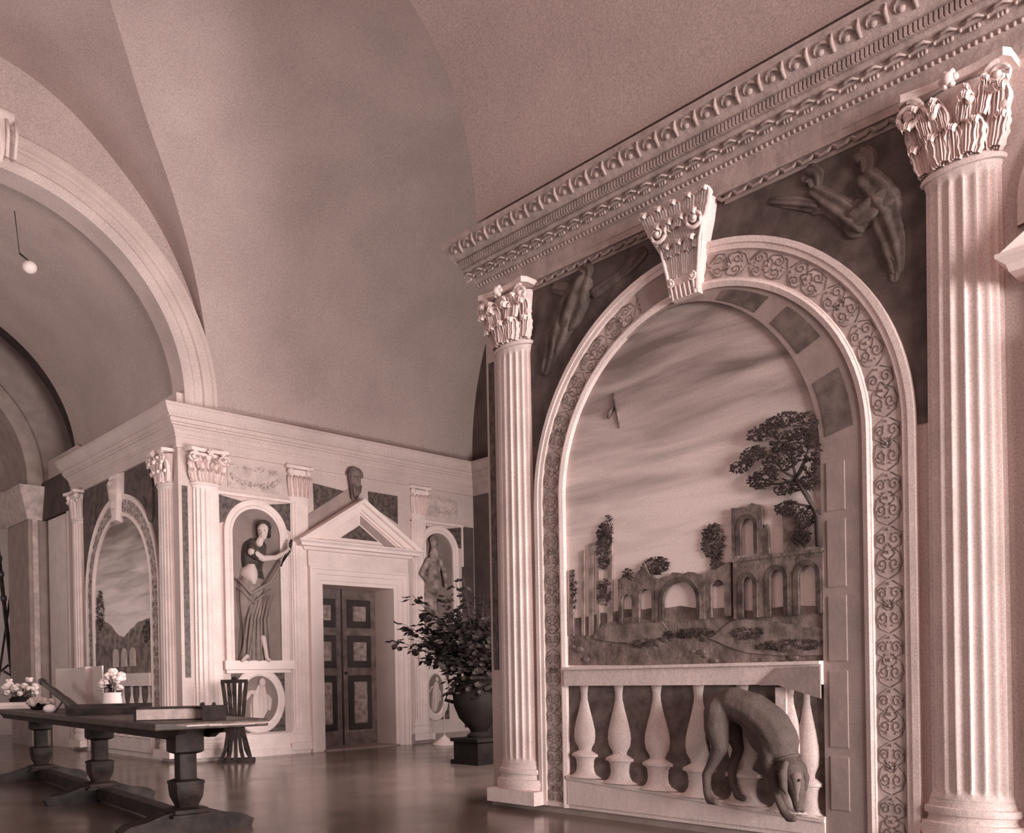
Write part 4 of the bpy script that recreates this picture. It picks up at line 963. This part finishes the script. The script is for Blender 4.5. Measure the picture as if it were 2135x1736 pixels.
def surfk(u, k):
    d = fwd+rt*((u-CX)/FPX)-up*((1480-CY)/FPX); A = P1+ux*(k*TW)
    det = d.x*(-uy.y)+d.y*uy.x; t_ = (A.x*(-uy.y)+A.y*uy.x)/det
    return Vector((d.x*t_, d.y*t_, TH))
fa = Vector((rt.x, rt.y, 0)).normalized(); fb = Vector((fwd.x, fwd.y, 0)).normalized()
def view_pt(u, dist_b): return surf(u, dist_b)
# big closed book, fore edge towards the camera
bk = thing('book', 'thick dark-bound book with pale page edges lying near the table end', 'book')
c = surfk(362, .38); L1 = .45
e1_ = (fa*.96+fb*.28).normalized(); e2_ = Vector((-e1_.y, e1_.x, 0))
m = MB(); obox(c, e1_*L1, e2_*.27, .070, m, .008); m.obj('pages', 'page', bk)
m = MB(); obox(c, e1_*(L1+.03), e2_*.29, .008, m, 0); obox(c, e1_*(L1+.03), e2_*.29, .010, m, .078); obox(c+e1_*(-L1/2-.01)+e2_*0, e1_*.012, e2_*.29, .088, m, 0); m.obj('cover', 'wood', bk)
# small carved box
bx_ = thing('casket', 'small dark carved box with raised finials at the table end', 'box')
c = surfk(447, .60); m = MB(); obox(c, e1_*.15, e2_*.12, .085, m); m.obj('body', 'wood', bx_)
m = MB(); obox(c, e1_*.165, e2_*.13, .012, m, .085)
for a, b in ((-.5, -.5), (.5, -.5), (.5, .5), (-.5, .5), (0, -.5)): m.ball(c+e1_*.15*a+e2_*.12*b+Vector((0, 0, .105)), .014)
m.obj('lid', 'wood', bx_)
# loose sheets
for k, (u, b, s1, s2, an, lab) in enumerate(((478, .35, .26, .18, .2, 'loose white sheet lying at the right end of the table'), (522, .55, .20, .15, -.3, 'small paper sheet by the table edge beyond the white sheet'), (415, .14, .22, .14, .5, 'pale sheet lying in front of the thick book'))):
    c = surfk(u, b); g1 = (e1_*cos(an)+e2_*sin(an)); g2_ = Vector((-g1.y, g1.x, 0)); m = MB(); obox(c, g1*s1, g2_*s2, .003+.001*k, m)
    tag(m.obj('paper_sheet', 'paper'), lab, 'paper')
# open dark case
cs_ = thing('instrument_case', 'long low dark wooden case on the middle of the table', 'case')
c = surfk(228, .40); m = MB(); obox(c, e1_*.62, e2_*.22, .05, m); m.obj('body', 'wood', cs_)
m = MB(); obox(c+e2_*.13+Vector((0, 0, .0)), e1_*.64, e2_*.02, .085, m); obox(c, e1_*.64, e2_*.24, .012, m, .05); m.obj('lid', 'wood', cs_)
tg = MB(); c = surfk(291, .22); obox(c, e1_*.05, e2_*.04, .035, tg); tag(tg.obj('paper_tag', 'paper'), 'small white card between the dark case and the thick book', 'card')
# standing folded sheets
fs = thing('folding_screen_card', 'standing folded pale panels behind the dark case', 'folder')
z_h = .28
pw = [(119, .62), (150, .72), (181, .62), (196, .70), (216, .62)]
for i in range(4):
    a0 = surfk(*pw[i]); a1 = surfk(*pw[i+1]); dv = (a1-a0); nn = Vector((-dv.y, dv.x, 0)).normalized()*.006
    m = MB().add([a0-nn, a1-nn, a1+nn, a0+nn]+[q+Vector((0, 0, .42)) for q in (a0-nn, a1-nn, a1+nn, a0+nn)], [(0, 3, 2, 1), (4, 5, 6, 7), (0, 1, 5, 4), (1, 2, 6, 5), (2, 3, 7, 6), (3, 0, 4, 7)])
    m.obj('panel', 'paper', fs)
# spyglass leaning
tl = thing('spyglass', 'dark tapered spyglass leaning on a small stand', 'spyglass')
a0 = surfk(163, .25)+Vector((0, 0, .03)); a1 = surfk(88, .30)+Vector((0, 0, .29))
dv = a1-a0
m = MB().tube([a0, a0+dv*.3, a0+dv*.302, a0+dv*.62, a0+dv*.622, a0+dv*.94, a0+dv*.942, a1], [.036, .038, .032, .034, .027, .028, .034, .034], 14); smooth_by_angle(m.obj('tube', 'iron', tl), 40)
m = MB(); pm = a0+dv*.35
for k in (-1, 0, 1): m.tube([pm, Vector((pm.x, pm.y, TH))+fa*.06*k+fb*.05*(1-abs(k)*2)], .007, 6)
m.obj('stand', 'iron', tl)
tw_ = MB(); tw_.ball(surfk(104, .12)+Vector((0, 0, .035)), .05, (1.2, .9, .8)); tag(tw_.obj('white_shell', 'petal', None, True), 'small white rounded shell under the spyglass', 'shell')
# white jug and its flowers, and the bouquet in a dark bowl
def bouquet(name, label, c, n, R_, H, vase, vm, spread=1.0, seed=1):
    t = thing(name, label, 'flowers'); Rn = random.Random(seed)
    m = MB().lathe(c, vase, 18); smooth_by_angle(m.obj('vase', vm, t), 40)
    ms = MB(); zt = vase[-1][1]
    for k in range(n):
        a = Rn.uniform(0, 2*pi); q = R_*sqrt(Rn.random())*spread; hp = c+Vector((q*cos(a), q*sin(a), zt+H*Rn.uniform(.15, 1)*(1-.4*q/R_)))
        ms.tube([c+Vector((0, 0, zt-.03)), (c+hp)/2+Vector((0, 0, zt*.5+.02)), hp], .003, 4, False)
        f = MB(); br = Rn.uniform(.032, .050)
        for j in range(9):
            g = Vector((Rn.gauss(0, 1), Rn.gauss(0, 1), Rn.gauss(0, 1))).normalized(); f.ball(hp+g*br*.55, br*.6, (1, 1, .8), 6, 5)
        f.obj('blossom', 'petal', t, True)
    for k in range(16):
        a = Rn.uniform(0, 2*pi); q = R_*Rn.uniform(.4, 1.1); p0 = c+Vector((q*cos(a), q*sin(a), zt+H*Rn.uniform(-.1, .4))); d = Vector((cos(a), sin(a), Rn.uniform(-.5, .5)))*.05; e = Vector((-sin(a), cos(a), 0))*.02
        ms.add([p0-d, p0+e, p0+d, p0-e], [(0, 1, 2, 3)])
    ms.obj('greenery', 'leaf', t)
    return t
bouquet('flower_bowl', 'dark bowl of white roses on the left part of the table', surfk(42, .45), 16, .17, .34, [(.06, 0), (.09, .01), (.11, .06), (.10, .10), (.085, .12)], 'pot', 1, 3)
bouquet('flower_bowl', 'low spray of white roses lying beside the dark rose bowl', surfk(80, .30), 9, .14, .05, [(.05, 0), (.07, .01), (.075, .04), (.06, .05)], 'pot', 1, 5)
bouquet('flower_jug', 'white jug of roses beside the standing folded panels', surfk(234, .62), 10, .09, .22, [(.075, 0), (.088, .005), (.085, .05), (.078, .16), (.082, .175)], 'petal', 1, 8)
st = MB(); c = surfk(35, .25); obox(c, e1_*.55, e2_*.35, .035, st); obox(c+e1_*.03, e1_*.44, e2_*.30, .03, st, .035); tag(st.obj('paper_stack', 'paper'), 'low stack of papers at the left edge of the table', 'papers')
# ------------------------------------------------------------------ slatted folding chair
ch = thing('folding_chair', 'dark slatted folding chair standing before the door wall', 'chair')
cc = hit(492, 1590, 2, 0); ca1 = (fa*.98+fb*.15).normalized(); cb1 = Vector((-ca1.y, ca1.x, 0))
for k in range(5):
    x = (k-2)/2
    pts = [cc+ca1*(x*.19)+cb1*.0+Vector((0, 0, .03)), cc+ca1*(x*.13)+Vector((0, 0, .16)), cc+ca1*(x*.095)+Vector((0, 0, .36)), cc+ca1*(x*.10)+Vector((0, 0, .60)), cc+ca1*(x*.125)+Vector((0, 0, .85)), cc+ca1*(x*.145)+Vector((0, 0, 1.03))]
    m = MB(); rows = []
    for q in pts: rows.append([q+ca1*a+cb1*b for a, b in ((-.022, -.02), (.022, -.02), (.022, .02), (-.022, .02))])
    m.strip(rows, True); m.f.append((0, 1, 2, 3)); n = len(m.v); m.f.append((n-4, n-3, n-2, n-1)); m.obj('slat', 'wood', ch)
for k in range(4):
    x = (k-1.5)/1.5
    m = MB().tube([cc+ca1*(x*.15)+cb1*.32+Vector((0, 0, .03)), cc+ca1*(x*.10)+cb1*.10+Vector((0, 0, .38)), cc+ca1*(x*.09)-cb1*.12+Vector((0, 0, .52))], .014, 6); m.obj('cross_slat', 'wood', ch)
m = MB(); obox(cc, ca1*.46, cb1*.06, .04, m); m.obj('foot_rail', 'wood', ch)
m = MB(); obox(cc+cb1*.32, ca1*.40, cb1*.05, .04, m); m.obj('foot_rail', 'wood', ch)
m = MB(); obox(cc, ca1*.33, cb1*.05, .045, m, 1.02); m.ball(cc+Vector((0, 0, 1.08)), .03, (1.4, 1, .7)); m.obj('top_rail', 'wood', ch)

# ------------------------------------------------------------------ potted plant at the wall corner
pl = thing('potted_plant', 'big leafy plant in a dark urn at the foreground wall corner', 'plant')
pc = hit(1000, 1590, 2, 0); pc.z = 0
m = MB()
P = pc
obox(P, Vector((.50, 0, 0)), Vector((0, .50, 0)), .05, m); obox(P, Vector((.44, 0, 0)), Vector((0, .44, 0)), .22, m, .05); obox(P, Vector((.50, 0, 0)), Vector((0, .50, 0)), .04, m, .27)
m.obj('pedestal', 'pot', pl)
m = MB().lathe(P, [(.14, .31), (.15, .34), (.10, .38), (.12, .42), (.24, .55), (.30, .70), (.31, .82), (.28, .92), (.24, .96), (.28, 1.0), (.31, 1.02), (.30, 1.05), (.26, 1.04), (.24, .98)], 28); smooth_by_angle(m.obj('urn', 'pot', pl), 40)
for sg in (-1, 1):
    q = P+fa*sg*.33+Vector((0, 0, .80)); m = MB().tube([q+fa*-sg*.05+Vector((0, 0, .05)), q+fa*sg*.05+Vector((0, 0, .05)), q+fa*sg*.07+Vector((0, 0, -.03)), q+fa*-sg*.04+Vector((0, 0, -.06))], .022, 8); m.obj('handle', 'pot', pl, True)
Rp = random.Random(11)
stems = MB(); lv = MB()
def plant_leaf(p0, d, size):
    d = d.normalized(); sd = d.cross(Vector((0, 0, 1)))
    if sd.length < .1: sd = Vector((1, 0, 0))
    sd.normalize(); dn = sd.cross(d)
    A = [p0, p0+d*size*.35+sd*size*.34+dn*.01, p0+d*size*.7+sd*size*.26, p0+d*size+dn*size*.15, p0+d*size*.7-sd*size*.26, p0+d*size*.35-sd*size*.34+dn*.01, p0+d*size*.45-dn*size*.08]
    lv.add(A, [(0, 1, 6), (1, 2, 6), (2, 3, 6), (3, 4, 6), (4, 5, 6), (5, 0, 6)])
tips = [(820, 1335), (860, 1240), (880, 1300), (905, 1370), (900, 1270), (930, 1240), (950, 1215), (965, 1200), (985, 1260), (1005, 1300), (940, 1330), (920, 1310), (880, 1370), (960, 1300), (990, 1350), (840, 1300), (1010, 1240), (975, 1380), (945, 1380), (925, 1350), (1000, 1400), (870, 1335)]
for u, v in tips:
    dep_off = Rp.uniform(-.35, .35)
    d = fwd+rt*((u-CX)/FPX)-up*((v-CY)/FPX); base = P+Vector((0, 0, 1.0))
    dist = (P-Vector((0, 0, 0))).dot(fb)+dep_off; t_ = dist/Vector((d.x, d.y, 0)).dot(fb); tip = Vector((0, 0, CAMZ))+d*t_
    if tip.x > XR-.1 and tip.y < YR+.05: tip.y = YR+.12
    mid = (base+tip)/2+Vector((0, 0, .12))
    pts = [base*(1-k)**2+mid*2*k*(1-k)+tip*k*k for k in [i/8 for i in range(9)]]
    stems.tube(pts, [.010-.0009*i for i in range(9)], 5)
    for k in range(34 if v > 1230 else 20):
        w_ = Rp.uniform(.35, 1.02); j = min(7, int(w_*8)); q = pts[j]+(pts[j+1]-pts[j])*(w_*8-j if w_ < 1 else 1)
        a = Rp.uniform(0, 2*pi); dd = Vector((cos(a), sin(a), Rp.uniform(-1.1, .3))); off = dd.normalized()*Rp.uniform(.03, .12)
        plant_leaf(q+off*.6, dd, Rp.uniform(.09, .16))
for k in range(560):     # dense heart of the plant near the corner
    a = Rp.uniform(0, 2*pi); r0 = .40*sqrt(Rp.random()); q = P+Vector((r0*cos(a), r0*sin(a), Rp.uniform(.85, 1.75)))
    if q.x > XR-.1 and q.y < YR+.1: continue
    plant_leaf(q, Vector((cos(a), sin(a), Rp.uniform(-1, .4))), Rp.uniform(.09, .16))
stems.obj('stem', 'leaf', pl, True); lv.obj('foliage', 'leaf', pl)
# white stand
ws = thing('barrier_post', 'thin white post on a white cone base beside the plant', 'post')
q = hit(927, 1552, 2, 0)
m = MB().lathe(q, [(.19, 0), (.19, .015), (.12, .06), (.03, .13), (.012, .15)], 20); smooth_by_angle(m.obj('base', 'white', ws), 40)
m = MB().lathe(q, [(.012, .14), (.012, 1.18), (.02, 1.19), (.02, 1.22)], 10); m.obj('pole', 'white', ws, True)

# ------------------------------------------------------------------ polearms in the farthest room, pendant lamp
for (u0, v0, u1, v1, Y0, lab) in ((2, 1380, 40, 1110, 18.6, 'dark polearm with knobs leaning right at the left edge'), (-6, 1130, 26, 1412, 18.4, 'thick dark pole leaning left at the left edge')):
    a0 = hit(u0, v0, 1, Y0); a1 = hit(u1, v1, 1, Y0)
    lo, hi = (a0, a1) if a0.z < a1.z else (a1, a0)
    dv = (hi-lo).normalized(); lo2 = lo-dv*(lo.z/dv.z)
    t = thing('polearm', lab, 'polearm')
    rr = .02 if u0 > 0 else .035
    MB().tube([lo2, hi], rr, 10).obj('shaft', 'wood', t, True)
    m = MB()
    for k in (.72, .84, .92): MB().ball(lo2+(hi-lo2)*k, rr*1.7, (1, 1, 1.4)).obj('knob', 'iron', t, True)
    m.tube([hi, hi+dv*.25], [.05, .005], 6); m.obj('head', 'iron', t, True)
    MB().tube([lo2+(hi-lo2)*.35-Vector((.14, 0, -.02)), lo2+(hi-lo2)*.33, lo2+(hi-lo2)*.35+Vector((.14, 0, .05))], .022, 8).obj('cross_guard', 'iron', t, True)
lp = thing('wall_lamp', 'small frosted lamp on a rod in the far left vault', 'lamp')
q = hit(62, 557, 1, 12.3); m = MB().ball(q, .085, (1, 1, .9), 14, 10); m.obj('globe', 'lamp', lp, True)
e = q+Vector((-.10, .05, .16)); xx = q.x-.16; tp_ = Vector((xx, q.y, ZS+sqrt(max(.1, RI_**2-(xx-RC)**2))))
m = MB().tube([q+Vector((0, 0, .07)), e], .012, 6); m.tube([e, tp_], .006, 5); m.obj('rod', 'iron', lp, True)

# ------------------------------------------------------------------ light
wd = bpy.data.worlds.new('daylight'); bpy.context.scene.world = wd; wd.use_nodes = True
wd.node_tree.nodes['Background'].inputs['Color'].default_value = (1, .97, .95, 1); wd.node_tree.nodes['Background'].inputs['Strength'].default_value = 0.14
def area(name, loc, target, sx, sy, power, col=(1, .97, .95)):
    l = bpy.data.lights.new(name, 'AREA'); l.shape = 'RECTANGLE'; l.size = sx; l.size_y = sy; l.energy = power; l.color = col
    o = bpy.data.objects.new(name, l); C.objects.link(o); o.location = loc
    d = Vector(target)-Vector(loc); o.rotation_euler = d.to_track_quat('-Z', 'Y').to_euler(); return o
area('window_light_south', (2.6, -7.8, 2.0), (3.6, 9, 2.4), 4.2, 3.0, 1900)
area('window_light_east', (6.7, YR+.12, 2.1), (5.7, YF, 3.2), 2.2, 2.2, 330)
area('window_light_west', (-5.6, 8.4, 2.6), (5, 10, 3.2), 3.0, 3.0, 110)
area('fill_light_arm', (.75, 13.4, 2.6), (3.8, 13.8, 5.2), 2.4, 2.0, 60)  # added fill to brighten the far vault, no window behind it
area('window_light_far', (2.6, 20.0, 2.2), (3.5, 20.9, 2.4), 2.0, 2.0, 30)
vs = bpy.context.scene.view_settings
vs.view_transform = 'Standard'; vs.look = 'None'; vs.gamma = 1; vs.exposure = 0.12; vs.use_curve_mapping = False
